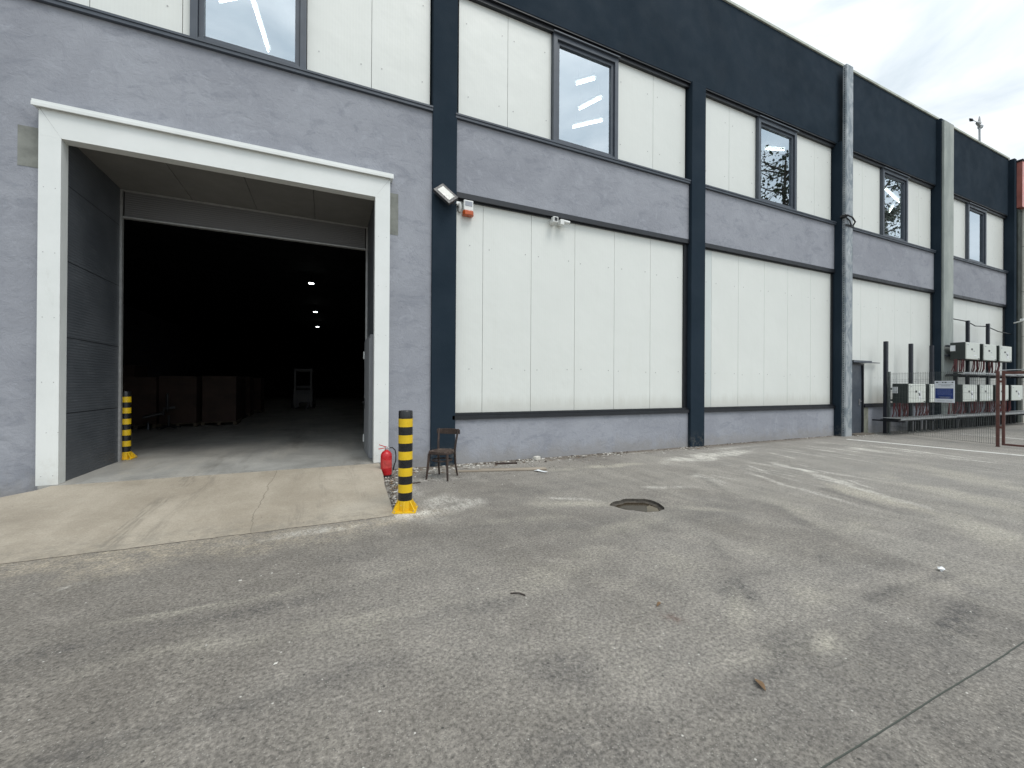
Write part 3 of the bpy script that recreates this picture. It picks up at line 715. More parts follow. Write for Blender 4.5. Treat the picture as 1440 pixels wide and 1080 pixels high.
# gateway surround
def jamb(x0, x1, z0, z1): return x0
m = MB()
fo, fi, ft, fb = (-3.625, 1.06), (-3.395, .80), (5.39, 5.01), .172
m.box(fo[0], fi[0], -.15, .03, fb, ft[1]); m.box(fi[1], fo[1], -.15, .03, fb, ft[1]); m.box(fo[0], fo[1], -.15, .03, ft[1], ft[0])
for x in (-3.57, -3.45, .86, 1.0):
    for z in (.3, .9, 1.6, 2.5, 3.4, 4.3): m.tube([(x if z != .9 else x + .05, -.150, z), (x if z != .9 else x + .05, -.152, z)], .005, 6, 1)
GS = m.build('gateway_surround', ['white', 'galv_dark'], BL, .004)
m = MB(); m.box(-3.68, 1.115, -.195, .0, 5.392, 5.47); m.box(-3.68, 1.115, -.21, -.196, 5.375, 5.43)
m.build('cap_flashing', 'white', BL, .006)
m = MB()
# mitre joints, a hair proud
for (xa, xb) in ((-3.625, -3.395), (1.06, .80)):
    m = MB(); m.poly([(xa, -.1512, 5.39), (xa + (.006 if xb > xa else -.006), -.1512, 5.39), (xb + (.003 if xb > xa else -.003), -.1512, 5.01), (xb, -.1512, 5.013)]); m.build('surround_joint', 'galv_dark', BL)
BK = 1.75
part('reveal_wall', 'reveal', -3.52, -3.42, .032, BK, .168, 5.12)
m = MB(); m.box(.835, .93, .032, .34, .168, 5.12); m.box(.835, .93, .34, 1.62, 2.56, 5.12); m.box(.835, .93, 1.62, BK, .168, 5.12)
m.build('reveal_wall', 'reveal', BL)
m = MB()
for i in range(4):
    a = -3.42 + i * 1.064; m.box(a + .003, a + 1.06, .032, BK, 5.12, 5.2)
m.build('gateway_soffit', 'soffit', BL, .003)
part('sectional_door', 'roll', -3.36, .78, BK, BK + .06, 4.63, 5.118)
m = MB(); m.box(-3.42, -3.385, BK - .015, BK + .05, .17, 5.116); m.box(.80, .835, BK - .015, BK + .05, .17, 5.116); m.box(-3.385, .80, BK - .02, BK + .07, 4.60, 4.628); m.box(-3.385, .80, BK - .012, BK, 5.085, 5.116)
m.build('guide_rail', 'galv_dark', BL)
# steel side door in the right-hand reveal
D = part('side_door', 'door_grey', .765, .815, .42, 1.50, .175, 2.50, bevel=.006)
m = MB(); m.box(.78, .834, .34, .42, .172, 2.56); m.box(.78, .834, 1.50, 1.60, .172, 2.56); m.box(.78, .834, .42, 1.50, 2.50, 2.56)
m.build('door_frame', 'door_grey', D, .004)
m = MB(); m.box(.758, .766, 1.30, 1.36, 1.08, 1.30); m.tube([(.76, 1.33, 1.22), (.715, 1.33, 1.22), (.715, 1.20, 1.22)], .010, 8)
m.build('door_handle', 'black', D)
for z in (.35, 2.15): MB().box(.745, .764, 1.50, 1.56, z, z + .16).build('hinge', 'white', D)
# hall behind
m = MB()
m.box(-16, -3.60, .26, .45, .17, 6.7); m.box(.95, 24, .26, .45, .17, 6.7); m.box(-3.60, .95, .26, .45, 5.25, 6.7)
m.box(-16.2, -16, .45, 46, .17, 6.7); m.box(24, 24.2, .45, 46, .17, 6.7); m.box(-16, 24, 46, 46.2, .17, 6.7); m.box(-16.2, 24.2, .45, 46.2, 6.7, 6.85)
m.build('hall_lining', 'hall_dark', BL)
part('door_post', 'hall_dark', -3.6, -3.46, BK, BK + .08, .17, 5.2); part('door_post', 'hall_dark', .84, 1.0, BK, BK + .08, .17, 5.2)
# rooms above
m = MB()
m.box(-12, 28.8, .26, 6.2, 6.86, 6.97); m.box(-12, 28.8, .26, 6.2, 9.52, 9.6); m.box(-12, 28.8, 6.2, 6.3, 6.97, 9.52)
for x in (-4.4, 2.05, 8.9, 15.5, 22.3): m.box(x, x + .12, .26, 6.2, 6.97, 9.52)
m.build('upper_rooms', 'room', BL)
m = MB(); m.box(-12, 30, .3, 46.2, 11.7, 11.85); m.build('roof', 'hall_dark', BL)
m = MB(); m.box(-12.2, -12, 0, 46.2, 0, 12.2); m.box(29.2, 29.4, .3, 46.2, 0, 11.8); m.box(-12, 29.2, 46.21, 46.4, 0, 11.8)
m.build('outer_wall', 'render', BL)
# small steel door with a canopy
D = part('service_door', 'frame', 16.0, 16.93, .02, .07, .03, 2.36, bevel=.006)
MB().box(15.93, 15.998, -.02, .09, -.02, 2.42).box(16.932, 17.0, -.02, .09, -.02, 2.42).box(15.998, 16.932, -.02, .09, 2.36, 2.42).build('door_frame', 'trim', D)
m = MB(); m.box(16.76, 16.80, .0, .02, .98, 1.20); m.tube([(16.78, .0, 1.12), (16.78, -.05, 1.12), (16.67, -.05, 1.12)], .010, 8); m.build('door_handle', 'steel', D)
m = MB(); m.box(15.95, 17.05, -.22, .02, 2.43, 2.50); m.box(17.05, 17.95, -.05, .02, 2.45, 2.475); m.build('door_canopy', 'frame', D)
MB().box(15.95, 17.05, -.30, .0, -.03, .035).build('door_step', 'dirtrim', BL, .01)
MB().box(15.92, 17.0, .13, .25, -.05, 5.45).build('wall', 'dark', BL)

# big grey vertical trunking on the columns
m = MB()
m.box(15.31, 15.335, -.285, -.2, 0.0, 12.06)
m.box(15.335, 15.70, -.30, -.2, 0.0, 12.10)
z = .1
while z < 12.0:
    m.box(15.307, 15.3098, -.262, -.235, z, z + .035, 1); z += .075
t1 = m.build('column_trunking', ['galv', 'frame'], BL, .004); t1['label'] = 'weathered galvanised trunking with a perforated edge'
m = MB(); m.box(22.0, 22.80, -.285, -.2, -.02, 12.10)
m.build('column_facing', 'concol', BL, .02)

# next building
NB = thing('neighbouring_building', 'beige panelled building with a faded red fascia at the far right edge', 'building')
box('facade', 'beige', NB, 29.55, 44, -.35, 12, -.05, 10.0)
m = MB()
m.poly([(29.10, -.42, 9.95), (44, -.42, 9.95), (44, -.42, 12.0), (29.10, -.42, 12.05)])
m.poly([(29.10, -.42, 9.95), (29.10, -.42, 12.05), (29.10, .2, 12.05), (29.10, .2, 9.95)], 1)
m.poly([(29.10, -.42, 12.05), (44, -.42, 12.0), (44, .2, 12.0), (29.10, .2, 12.05)], 1)
m.poly([(29.10, -.42, 9.95), (29.10, .2, 9.95), (44, .2, 9.95), (44, -.42, 9.95)], 1)
m.build('fascia', ['redfascia', 'redbrown'], NB)
box('fascia_coping', 'trim', NB, 29.05, 44, -.45, .25, 12.06, 12.13)
m = MB(); m.tube([(31.2, -.36, 8.2), (31.2, -.42, 8.2)], .09, 12); m.build('vent', 'trim', NB)

# ================================================================ LIGHTS IN VIEW
for (a, b, lab) in (((5.64, .69), (5.95, -.0 + .35), 'nearest of three lit tubes behind the window between the first two columns'),
                    ((6.23, 1.45), (6.5, .85), 'middle of three lit tubes behind the window between the first two columns'),
                    ((6.5, 2.19), (7.09, 1.58), 'farthest of three lit tubes behind the window between the first two columns'),
                    ((-1.36, 1.43), (-1.23, 2.74), 'long lit tube behind the window above the gateway'),
                    ((-1.95, 1.75), (-1.62, 1.52), 'short lit tube at the top edge of the window above the gateway'),
                    ((12.61, .55), (13.2, .35), 'lit tube behind the window reflecting bare branches'),
                    ((19.27, .40), (21.11, .74), 'upper lit tube behind the window reflecting dark foliage'),
                    ((21.35, 1.04), (21.9, 1.39), 'middle lit tube behind the window reflecting dark foliage'),
                    ((20.4, 1.83), (21.9, 2.31), 'lower lit tube behind the window reflecting dark foliage')):
    t = thing('fluorescent_light', lab, 'ceiling light', (a[0], a[1], 9.1), 0, 'fluorescent tubes in the upper rooms')
    d = Vector((b[0] - a[0], b[1] - a[1], 0))
    MB().tube([(0, 0, 0), tuple(d)], .018, 10).build('tube', 'tube', t)
    dn = d.normalized(); pn = Vector((-dn.y, dn.x, 0)) * .04
    m = MB(); mm = Matrix.Translation((0, 0, 0)) @ Matrix.Rotation(math.atan2(d.y, d.x), 4, 'Z')
    m.box(-.03, d.length + .03, -.05, .05, .06, .12, 0, mm); m.box(.05, .07, -.01, .01, .12, .4, 0, mm); m.box(d.length - .07, d.length - .05, -.01, .01, .12, .4, 0, mm)
    m.build('fitting', 'camwhite', t)
for i, (y, lab) in enumerate(((13.5, 'nearest round lit lamp hanging in the dark hall'), (21.9, 'middle round lit lamp hanging in the dark hall'), (29.6, 'farthest round lit lamp hanging in the dark hall'))):
    t = thing('hall_lamp', lab, 'lamp', (-.65, y, 6.3), 0, 'lamps hanging in the hall')
    MB().lathe([(.11, 0), (.115, .01), (.11, .02)], 0, 0, 20).build('diffuser', 'lampglow', t)
    MB().lathe([(.13, .021), (.13, .06), (.08, .12), (.06, .2)], 0, 0, 20).tube([(0, 0, .2), (0, 0, .4)], .01, 6).build('housing', 'black', t)

# ================================================================ OBJECTS
def bollard(x, y, z, rz, lab):
    t = thing('bollard', lab, 'bollard', (x, y, z), rz, 'striped bollards at the gateway')
    n = 11; z0 = .135; h = 1.135 / n
    for mi, mat in ((0, 'blackpaint'), (1, 'yellow')):
        pass
    m = MB()
    rad = .088
    for i in range(n):
        a, b = z0 + i * h, z0 + (i + 1) * h
        yel = i % 2 == 1
        rr = rad + (.0009 if yel else 0)
        if i == n - 1: pr = [(rr, a), (rr, b - .012), (rr - .006, b - .003), (rr - .02, b)]
        else: pr = [(rr, a), (rr, b)]
        m.lathe(pr, 0, 0, 32, 1 if yel else 0)
    m.build('post', ['blackpaint', 'yellow'], t)
    m = MB(); m.box(-.145, .145, -.145, .145, .0, .014)
    m.lathe([(.096, .0141), (.096, .137)], 0, 0, 32)
    for k in range(4):
        mm = Matrix.Rotation(k * PI / 2 + PI / 4, 4, 'Z')
        b = len(m.v)
        for yy in (-.006, .006):
            m.v += [tuple(mm @ Vector(p)) for p in ((.094, yy, .0142), (.185, yy, .0142), (.185, yy, .03), (.098, yy, .132))]
        for q in ((0, 1, 2, 3), (7, 6, 5, 4), (0, 4, 5, 1), (1, 5, 6, 2), (2, 6, 7, 3)): m.face([b + i for i in q])
        mm2 = Matrix.Rotation(k * PI / 2, 4, 'Z')
        b = len(m.v)
        for yy in (-.006, .006):
            m.v += [tuple(mm2 @ Vector(p)) for p in ((.094, yy, .0142), (.14, yy, .0142), (.14, yy, .03), (.098, yy, .132))]
        for q in ((0, 1, 2, 3), (7, 6, 5, 4), (0, 4, 5, 1), (1, 5, 6, 2), (2, 6, 7, 3)): m.face([b + i for i in q])
    m.build('base_plate', 'yworn', t)
    for sx in (-1, 1):
        for sy in (-1, 1):
            MB().lathe([(.013, .0142), (.013, .026), (.007, .0262), (.007, .04)], sx * .12, sy * .12, 6).build('bolt', 'galv_dark', t)
    return t
bollard(.93, -2.67, .001, R(-17), 'yellow and black striped bollard in front of the wall at the ramp corner')
bollard(-3.43, 2.04, .171, R(0), 'yellow and black striped bollard just inside the gateway at its left side')

# fire extinguisher
t = thing('fire_extinguisher', 'red fire extinguisher standing on the ground beside the gateway', 'fire extinguisher', (.965, -.60, 0), R(8))
MB().lathe([(.085, .035), (.093, .045), (.095, .06), (.095, .36), (.088, .40), (.065, .435), (.035, .452), (.028, .47)], 0, 0, 28).build('cylinder', 'red', t)
MB().lathe([(.088, 0), (.092, .004), (.09, .034), (.07, .0345)], 0, 0, 28).build('foot_ring', 'rubber', t)
m = MB(); m.lathe([(.022, .471), (.022, .50), (.015, .52)], 0, 0, 12); m.tube([(0, 0, .49), (.05, 0, .495)], .012, 8); m.build('valve', 'steel', t)
m = MB(); m.tube([(.02, 0, .51), (-.03, -.01, .525), (-.13, -.03, .565)], .008, 6); m.tube([(.0, 0, .50), (-.05, -.01, .50), (-.14, -.03, .495)], .008, 6); m.build('squeeze_handle', 'red', t)
m = MB(); m.tube([(.05, 0, .495), (.10, -.01, .50), (.15, -.01, .45), (.165, -.01, .36), (.16, -.01, .26), (.13, -.01, .17), (.115, -.01, .10)], [.010, .010, .010, .010, .010, .011, .016], 8); m.build('hose', 'rubber', t)
t2 = MB(); 
for k in range(9):
    a0, a1 = R(215 + k * 12), R(215 + (k + 1) * 12)
    t2.poly([(.0957 * math.cos(a0), .0957 * math.sin(a0), .16), (.0957 * math.cos(a1), .0957 * math.sin(a1), .16), (.0957 * math.cos(a1), .0957 * math.sin(a1), .30), (.0957 * math.cos(a0), .0957 * math.sin(a0), .30)])
MT['extlabel'] = plain('extinguisher_label', (0.47, 0.05, 0.045), .4, 0, .25, 12)
t2.build('sticker', 'extlabel', t)

# old bentwood chair
def chair():
    fx, fy = -.64, -.77        # facing
    rz = math.atan2(fy, fx) + PI / 2   # local -Y faces forward
    t = thing('wooden_chair', 'old dark bentwood chair with a peeling seat beside the first dark column', 'chair', (1.83, -1.06, 0), rz)
    # seat, rounded front
    pts = []
    for k in range(24):
        a = 2 * PI * k / 24
        sx = math.copysign(abs(math.cos(a)) ** .6, math.cos(a)) * .205; sy = math.copysign(abs(math.sin(a)) ** .7, math.sin(a)) * .205
        if sy > 0: sx *= .88
        pts.append((sx, sy))
    MB().prism(pts, .462, .474).build('seat', 'seatwood', t, .004)
    MB().prism([(x * 1.03, y * 1.03) for x, y in pts], .425, .4615).build('seat_frame', 'wood', t, .008)
    for sx in (-1, 1):
        MB().tube([(sx * .165, -.16, .43), (sx * .178, -.178, .2), (sx * .195, -.20, 0)], [.023, .020, .015], 10).build('leg', 'wood', t)
        MB().tube([(sx * .175, .26, 0), (sx * .16, .20, .22), (sx * .155, .175, .44), (sx * .168, .20, .60), (sx * .185, .265, .82)], [.015, .018, .022, .019, .017], 10).build('leg', 'wood', t)
    # curved back rail
    m = MB(); n = 12; b = 0
    for i in range(n + 1):
        f = i / n * 2 - 1; x = f * .215; y = .275 + .035 * (1 - f * f) - .02
        zt = .822 - .018 * abs(f) ** 3; zb = .722 + .012 * abs(f) ** 3
        m.v += [(x, y - .013, zb), (x, y + .013, zb), (x, y + .013, zt), (x, y - .013, zt)]
    for i in range(n):
        for k in range(4): m.face([i * 4 + k, i * 4 + (k + 1) % 4, i * 4 + 4 + (k + 1) % 4, i * 4 + 4 + k], 0, False)
    m.face([0, 1, 2, 3]); m.face([n * 4 + 3, n * 4 + 2, n * 4 + 1, n * 4])
    m.build('back_rail', 'wood', t, .004)
    ring = [(.165 * math.cos(a), .165 * math.sin(a) * 1.0 - .0, .31 + .0 * math.sin(a)) for a in [2 * PI * k / 28 for k in range(29)]]
    MB().tube(ring, .013, 8, caps=False).build('hoop_stretcher', 'wood', t)
    return t
chair()

# planks and rubble
def plank(a, b, w, th, lab, mat='plank', z=.0, name='plank', cat='plank'):
    a, b = Vector((*a, 0)), Vector((*b, 0)); d = b - a
    o = MB().box(0, d.length, -w / 2, w / 2, 0, th).build(name, mat, None, .004)
    o.location = (a.x, a.y, z); o.rotation_euler = (0, 0, math.atan2(d.y, d.x)); return tag(o, lab, cat)
plank((2.60, -.78), (3.82, -1.14), .15, .028, 'long weathered plank lying on the ground right of the chair', z=.004)
plank((2.16, -.70), (2.62, -.84), .07, .03, 'short pale batten lying just behind the chair', z=.003)
plank((3.12, -.30), (3.55, -.42), .05, .03, 'broken brown stick resting against the rubble behind the long plank', 'wood', z=.006, name='stick', cat='stick')
plank((1.18, -1.30), (1.42, -1.26), .03, .015, 'thin brown stick on the ground between the bollard and the chair', 'wood', name='stick', cat='stick')
m = MB(); m.box(-.075, .075, -.05, .05, 0, .085); o = m.build('concrete_lump', 'stone', None, .02); o.location = (4.12, -.20, .0); o.rotation_euler = (0, 0, .3); tag(o, 'pale concrete lump at the foot of the wall beyond the plank end', 'rubble')
m = MB()
m.v += [(-.13, 0, .01), (-.05, -.05, .03), (.10, -.03, .012), (.15, .01, .02), (.05, .05, .012), (-.06, .04, .035)]
m.face([0, 1, 5]); m.face([1, 2, 4, 5]); m.face([2, 3, 4]); 
o = m.build('plastic_scrap', 'label'); o.location = (3.62, -1.28, 0); o.rotation_euler = (0, 0, -.9); tag(o, 'torn white plastic scrap below the long plank', 'litter')
sm_ = o.modifiers.new('thick', 'SOLIDIFY'); sm_.thickness = .004
m = MB(); m.box(-.02, .02, -.005, .005, .0, .012); m.rock(.0, .0, .022, .035, 0, .5)
o = m.build('crumpled_paper', 'label'); o.location = (4.91, -6.27, 0); tag(o, 'small crumpled white paper lying alone on the asphalt at the right', 'litter')
def leaf(x, y, l, w, rz, lab, mat='rust'):
    m = MB(); n = 5
    for i in range(n + 1):
        f = i / n; ww = w * math.sin(PI * (f * .9 + .05)); z = .006 + .012 * math.sin(PI * f)
        m.v += [(f * l, -ww / 2, z), (f * l, ww / 2, z + .005)]
    for i in range(n): m.face([2 * i, 2 * i + 2, 2 * i + 3, 2 * i + 1])
    o = m.build('dead_leaf', mat); o.location = (x, y, 0); o.rotation_euler = (0, 0, rz); md = o.modifiers.new('thick', 'SOLIDIFY'); md.thickness = .0015
    return tag(o, lab, 'leaf')
leaf(2.11, -6.58, .085, .035, 1.2, 'tan dead leaf lying on the asphalt in the foreground right of centre')
leaf(2.19, -5.72, .07, .02, .4, 'brown dead leaf lying beside a reddish stain on the asphalt')
m = MB(); m.tube([(0, 0, .006), (.06, .03, .012), (.11, .035, .007)], .005, 6); o = m.build('twig', 'wood'); o.location = (1.30, -5.12, 0); o.rotation_euler = (0, 0, -1.0); tag(o, 'short dark twig lying alone on the asphalt near the middle of the yard', 'twig')

random.seed(21)
m = MB()
for i in range(2300):
    x = random.choice([random.uniform(1.2, 9.4), random.uniform(2.4, 6.5), random.uniform(1.1, 2.6)])
    y = -.02 - abs(random.gauss(0, .15)) - .03
    dn_ = math.sin(x * 2.3) + math.sin(x * 5.1 + 1) + .6 * math.sin(x * 13.7)
    if random.random() > .42 + .32 * dn_: continue
    r = random.choice([.006, .008, .011, .015, .022, .034]) * random.uniform(.7, 1.25)
    m.rock(x, y, r * .3, r, random.choice([0, 0, 1, 1, 2, 2]), .55 if r < .02 else .3)
for i in range(300):
    x = random.uniform(9.4, 15.2); y = -.02 - abs(random.gauss(0, .05)); r = random.choice([.008, .012, .018])
    m.rock(x, y, r * .3, r, random.choice([0, 1, 2, 2]))
for i in range(90):
    x = random.uniform(15.6, 21); y = -.3 - abs(random.gauss(0, .2)); r = random.choice([.01, .02, .035]); m.rock(x, y, r * .3, r, random.choice([0, 0, 1]), .4)
for i in range(420):      # between ramp edge and the bollard
    f = random.random(); y = -.5 - 2.2 * f; x = .92 - .12 * f + abs(random.gauss(0, .10)) * (1.2 - f * .6)
    r = random.choice([.006, .01, .014, .02]); m.rock(x, y, r * .3, r, random.choice([0, 1, 2, 2]), .5)
for i in range(200):
    x = random.gauss(-4.0, .45); y = -.12 - abs(random.gauss(0, .25)); r = random.choice([.01, .02, .03]); m.rock(x, y, r * .2, r, random.choice([0, 0, 1]), .4)
for i in range(520):
    x = random.uniform(.9, 5.2); y = -.3 - abs(random.gauss(0, .75)); r = random.choice([.004, .006, .009, .013]); m.rock(x, y, r * .3, r, random.choice([0, 1, 2, 2]), .5)
for i in range(150):
    x = random.choice([random.uniform(1.3, 5.2), random.uniform(1.2, 2.8), random.uniform(1.2, 9)]); y = -.06 - abs(random.gauss(0, .28)); r = random.uniform(.018, .05)
    m.rock(x, y, r * .12, r, random.choice([0, 0, 0, 1, 3]), .18)
for i in range(70):
    f = random.random(); m.rock(.98 - .14 * f + abs(random.gauss(0, .06)), -.7 - 1.9 * f, .008, random.uniform(.015, .035), random.choice([0, 3, 3, 2]), .25)
o = m.build('rubble_litter', ['stone', 'stone2', 'stone3', 'rust']); o['kind'] = 'stuff'; tag(o, 'crumbs of plaster and grit along the foot of the wall', 'rubble')
m = MB()
for i in range(420):
    x = random.uniform(-6, 14); y = random.uniform(-7.6, -1.5)
    if x < 1 and y > -3.1: continue
    r = random.choice([.002, .003, .0045, .007]); m.rock(x, y, r * .25, r, random.choice([0, 0, 1, 2]), .5)
for x, y, r in ((-.62, -4.05, .018), (-.48, -4.02, .012), (-.40, -4.0, .010), (-.2, -4.1, .009), (-.25, -5.3, .014), (-.62, -6.35, .012), (-1.3, -6.7, .012), (1.1, -4.95, .010), (.25, -5.9, .008)): m.rock(x, y, .003, r, 0, .35)
o = m.build('loose_grit', ['stone', 'stone2', 'stone3']); o['kind'] = 'stuff'; tag(o, 'pale and dark grit scattered over the asphalt', 'grit')

# sunken drain
t = thing('drain_hole', 'sunken drain opening with brown water in the middle of the asphalt yard', 'manhole', (0, 0, 0))
m = MB(); n = len(hp); cx = sum(p[0] for p in hp) / n; cy = sum(p[1] for p in hp) / n
def ringpts(k, z): return [(cx + (p[0] - cx) * k, cy + (p[1] - cy) * k, z) for p in hp]
rings = [ringpts(1.004, .003), ringpts(.985, -.03), ringpts(.93, -.036), ringpts(.86, -.05), ringpts(.80, -.16)]
for rg in rings: m.v += rg
for i in range(len(rings) - 1):
    for k in range(n): m.face([i * n + k, i * n + (k + 1) % n, (i + 1) * n + (k + 1) % n, (i + 1) * n + k])
m.face([4 * n + k for k in range(n)])
m.build('rim', 'rimdark', t)
MB().poly([(cx + (p[0] - cx) * .85, cy + (p[1] - cy) * .93, -.044) for p in hp]).build('water', 'water', t)
m = MB()
for k in range(40):
    a = random.uniform(0, 6.28); q = random.uniform(.45, .8); m.rock(cx + .33 * q * math.cos(a), cy + .3 * q * math.sin(a), -.046, random.uniform(.008, .02), 0, .35)
m.build('sludge', 'mud', t)
m = MB(); m.prism([(3.72, -3.93), (3.95, -3.94), (4.07, -3.76), (4.06, -3.62), (3.98, -3.66), (3.86, -3.80)], -.047, -.040); m.build('mud_bank', 'mudpale', t)

# floodlight on the first column
t = thing('floodlight', 'tilted square black floodlight on the first dark column', 'floodlight', (2.10, -.17, 5.30))
rot = Matrix.Rotation(R(-22), 4, 'X') @ Matrix.Rotation(R(46), 4, 'Y')
def tb(m, *b, mi=0): return m.box(*b, mi, rot)
m = MB(); tb(m, -.205, .205, -.03, .03, -.145, .145); 
for k in range(7): tb(m, -.15 + k * .05, -.14 + k * .05, .03, .055, -.12, .12)
m.build('housing', 'black', t, .006)
m = MB(); tb(m, -.15, .15, -.036, -.0305, -.085, .085); m.build('lens', 'lampglass', t)
m = MB(); m.tube([(.0, .17 - .055, .0), (.0, .03, .0)], .018, 8); m.box(-.05, .05, .095, .115, -.06, .06); m.build('bracket', 'black', t)
m = MB(); m.tube([(.08, .03, -.12), (.16, .02, -.15), (.22, .06, -.12), (.26, .14, -.08)], .008, 6); m.build('cable', 'rubber', t)
# white conduit elbow
o = MB().tube([(2.45, .07, 5.12), (2.45, .03, 5.20), (2.43, .02, 5.26), (2.38, -.0, 5.25), (2.35, -.04, 5.20)], [.035, .04, .045, .04, .03], 10).build('conduit_elbow', 'camwhite', None)
tag(o, 'white plastic conduit elbow between the floodlight and the alarm box', 'conduit')
# alarm siren
t = thing('alarm_siren', 'white alarm box with an orange lamp at the top corner of the panels', 'alarm', (2.615, .02, 5.16))
MB().box(-.10, .10, -.06, .055, -.03, .18).build('housing', 'camwhite', t, .012)
MB().box(-.075, .075, -.066, -.061, .06, .15).build('sticker', 'signgrey', t)
m = MB(); m.prism([(-.115, -.03), (-.085, -.085), (.085, -.085), (.115, -.03), (.11, .05), (-.11, .05)], -.125, -.031); m.build('orange_lamp', 'orange', t, .012)
# two cameras
for (x, lab, right) in ((4.60, 'white security camera facing the yard, left of the pair under the dark flashing', False), (4.80, 'white security camera pointing right, right of the pair under the dark flashing', True)):
    t = thing('security_camera', lab, 'camera', (x, .0, 5.27), 0, 'pair of cameras above the white panels')
    MB().tube([(0, .08, -.02), (0, .02, -.02), (0, -.03, -.03)], [.06, .06, .03], 14).build('mount', 'camwhite', t)
    if right:
        MB().box(-.065, .03, -.10, -.01, -.085, .035).build('junction', 'camwhite', t, .01)
        MB().tube([(.03, -.07, .0), (.17, -.09, -.015)], .038, 14).build('body', 'camwhite', t)
        MB().tube([(.171, -.09, -.015), (.18, -.091, -.016)], .036, 14).build('lens', 'black', t)
    else:
        MB().box(-.065, .065, -.13, -.02, -.075, .055).build('body', 'camwhite', t, .015)
        MB().box(-.038, .038, -.1345, -.131, -.045, .035).build('lens', 'black', t, .004)
# strap on the trunking
m = MB(); m.box(15.18, 15.30, -.36, -.20, 7.10, 7.16); m.tube([(15.22, -.38, 7.13), (15.42, -.42, 7.08), (15.58, -.43, 6.95), (15.60, -.36, 6.86)], .024, 8); m.tube([(15.25, -.26, 7.18), (15.45, -.34, 7.0), (15.55, -.34, 6.85)], .02, 6); m.box(15.28, 15.73, -.325, -.302, 6.82, 6.88)
tag(m.build('cable_clamp', 'black'), 'black clamp and cable loop around the galvanised trunking', 'clamp')
# far camera on the end column
t = thing('security_camera', 'white camera on a short arm at the dark end column', 'camera', (28.75, -.30, 4.60))
MB().tube([(.1, .05, 0), (0, -.1, .02), (-.15, -.25, .03)], .03, 8).build('mount', 'camwhite', t)
MB().box(-.62, -.02, -.42, -.30, -.02, .09).build('body', 'camwhite', t, .02)
# roof mast
t = thing('roof_mast', 'thin roof mast carrying a small weather vane above the parapet', 'mast', (29.35, 1.0, 11.85))
MB().tube([(0, 0, 0), (-.10, 0, 2.55)], .04, 8).build('pole', 'tray', t)
m = MB(); m.tube([(-.10, 0, 2.55), (-.02, 0, 2.62), (.18, 0, 2.72)], [.05, .11, .06], 8); m.tube([(-.1, 0, 2.62), (-.32, 0, 2.75), (-.42, 0, 2.76)], [.05, .08, .02], 8); m.build('sensor_head', 'tray', t)
m = MB(); m.tube([(-.42, 0, 2.76), (-.80, 0, 2.74)], .012, 6); m.tube([(-.78, 0, 2.72), (-1.0, 0, 2.70), (-1.18, 0, 2.72)], [.02, .07, .02], 8); m.build('vane', 'trim', t)
m = MB(); m.tube([(-.12, 0, 2.75), (-.1, 0, 3.12)], [.08, .02], 6); m.build('finial', 'galv_dark', t)

# ---- racks for the inverters
def rack(lab, posts, rails):
    t = thing('mounting_rack', lab, 'rack', (posts[0][0], -.3, 0), 0, 'black racks along the wall')
    x0 = posts[0][0]
    for (x, h) in posts: MB().box(x - x0 - .06, x - x0 + .06, -.05, .05, 0, h).build('post', 'blackpost', t, .006)
    for (a, b, z) in rails: MB().box(a - x0, b - x0, -.13, -.052, z - .03, z + .03).build('rail', 'blackpost', t)
    return t
rack('lower black rack of tall posts beside the service door', [(17.75, 3.2), (19.45, 3.2), (21.0, 3.2)], [(17.75, 21.2, 1.16), (17.75, 21.2, 1.55)])
rack('taller black rack carrying two rows of inverters at the far end', [(22.95, 3.2), (24.0, 4.36), (25.9, 4.36), (27.6, 3.2)], [(21.6, 28.5, 1.16), (21.6, 28.5, 1.55), (21.9, 27.6, 2.85), (21.9, 27.6, 3.22)])

def cable_bundle(seed, h):
    random.seed(seed); m = MB()
    for k in range(11):
        x = -.46 + k * .088 + random.uniform(-.02, .02); y = random.uniform(-.20, -.02); x2 = x + random.uniform(-.16, .16)
        m.tube([(x, y, .0), (x + random.uniform(-.03, .03), y, -h * .35), ((x + x2) / 2 + random.uniform(-.05, .05), y, -h * .7), (x2, y + .03, -h)], random.choice([.012, .016, .020]), 5)
    return m
def inverter(x, z, hh, lab, seed, first):
    t = thing('solar_inverter', lab, 'inverter', (x, -.62, z), 0, 'solar inverters on the racks')
    MB().box(0, 1.16, -.235, .17, 0, .66).box(.05, 1.10, .17, .19, .08, .6).build('housing', 'inv_dark', t, .02)
    MB().box(.012, 1.148, -.28, -.2355, .012, .652).build('front_cover', 'inv_white', t, .025)
    MB().box(.40, .53, -.285, -.2805, .36, .43).build('screen', 'black', t)
    m = MB(); m.box(.08, .20, -.2835, -.2805, .545, .57, 0); m.box(.97, 1.09, -.2835, -.2805, .035, .065, 1); m.box(.62, .86, -.2835, -.2805, .15, .185, 2); m.box(.60, .70, -.2835, -.2805, .31, .345, 0)
    if seed % 3 == 0: m.box(.64, .80, -.2835, -.2805, .20, .40, 2); m.box(.66, .74, -.2865, -.2836, .25, .31, 1)
    m.build('markings', ['signgrey', 'black', 'label'], t)
    cable_bundle(seed, hh).build('cable_bundle', 'redcable', t)
    if first: 
        MB().box(-.05, -.001, .02, .15, .33, .55).build('junction_box', 'label', t)
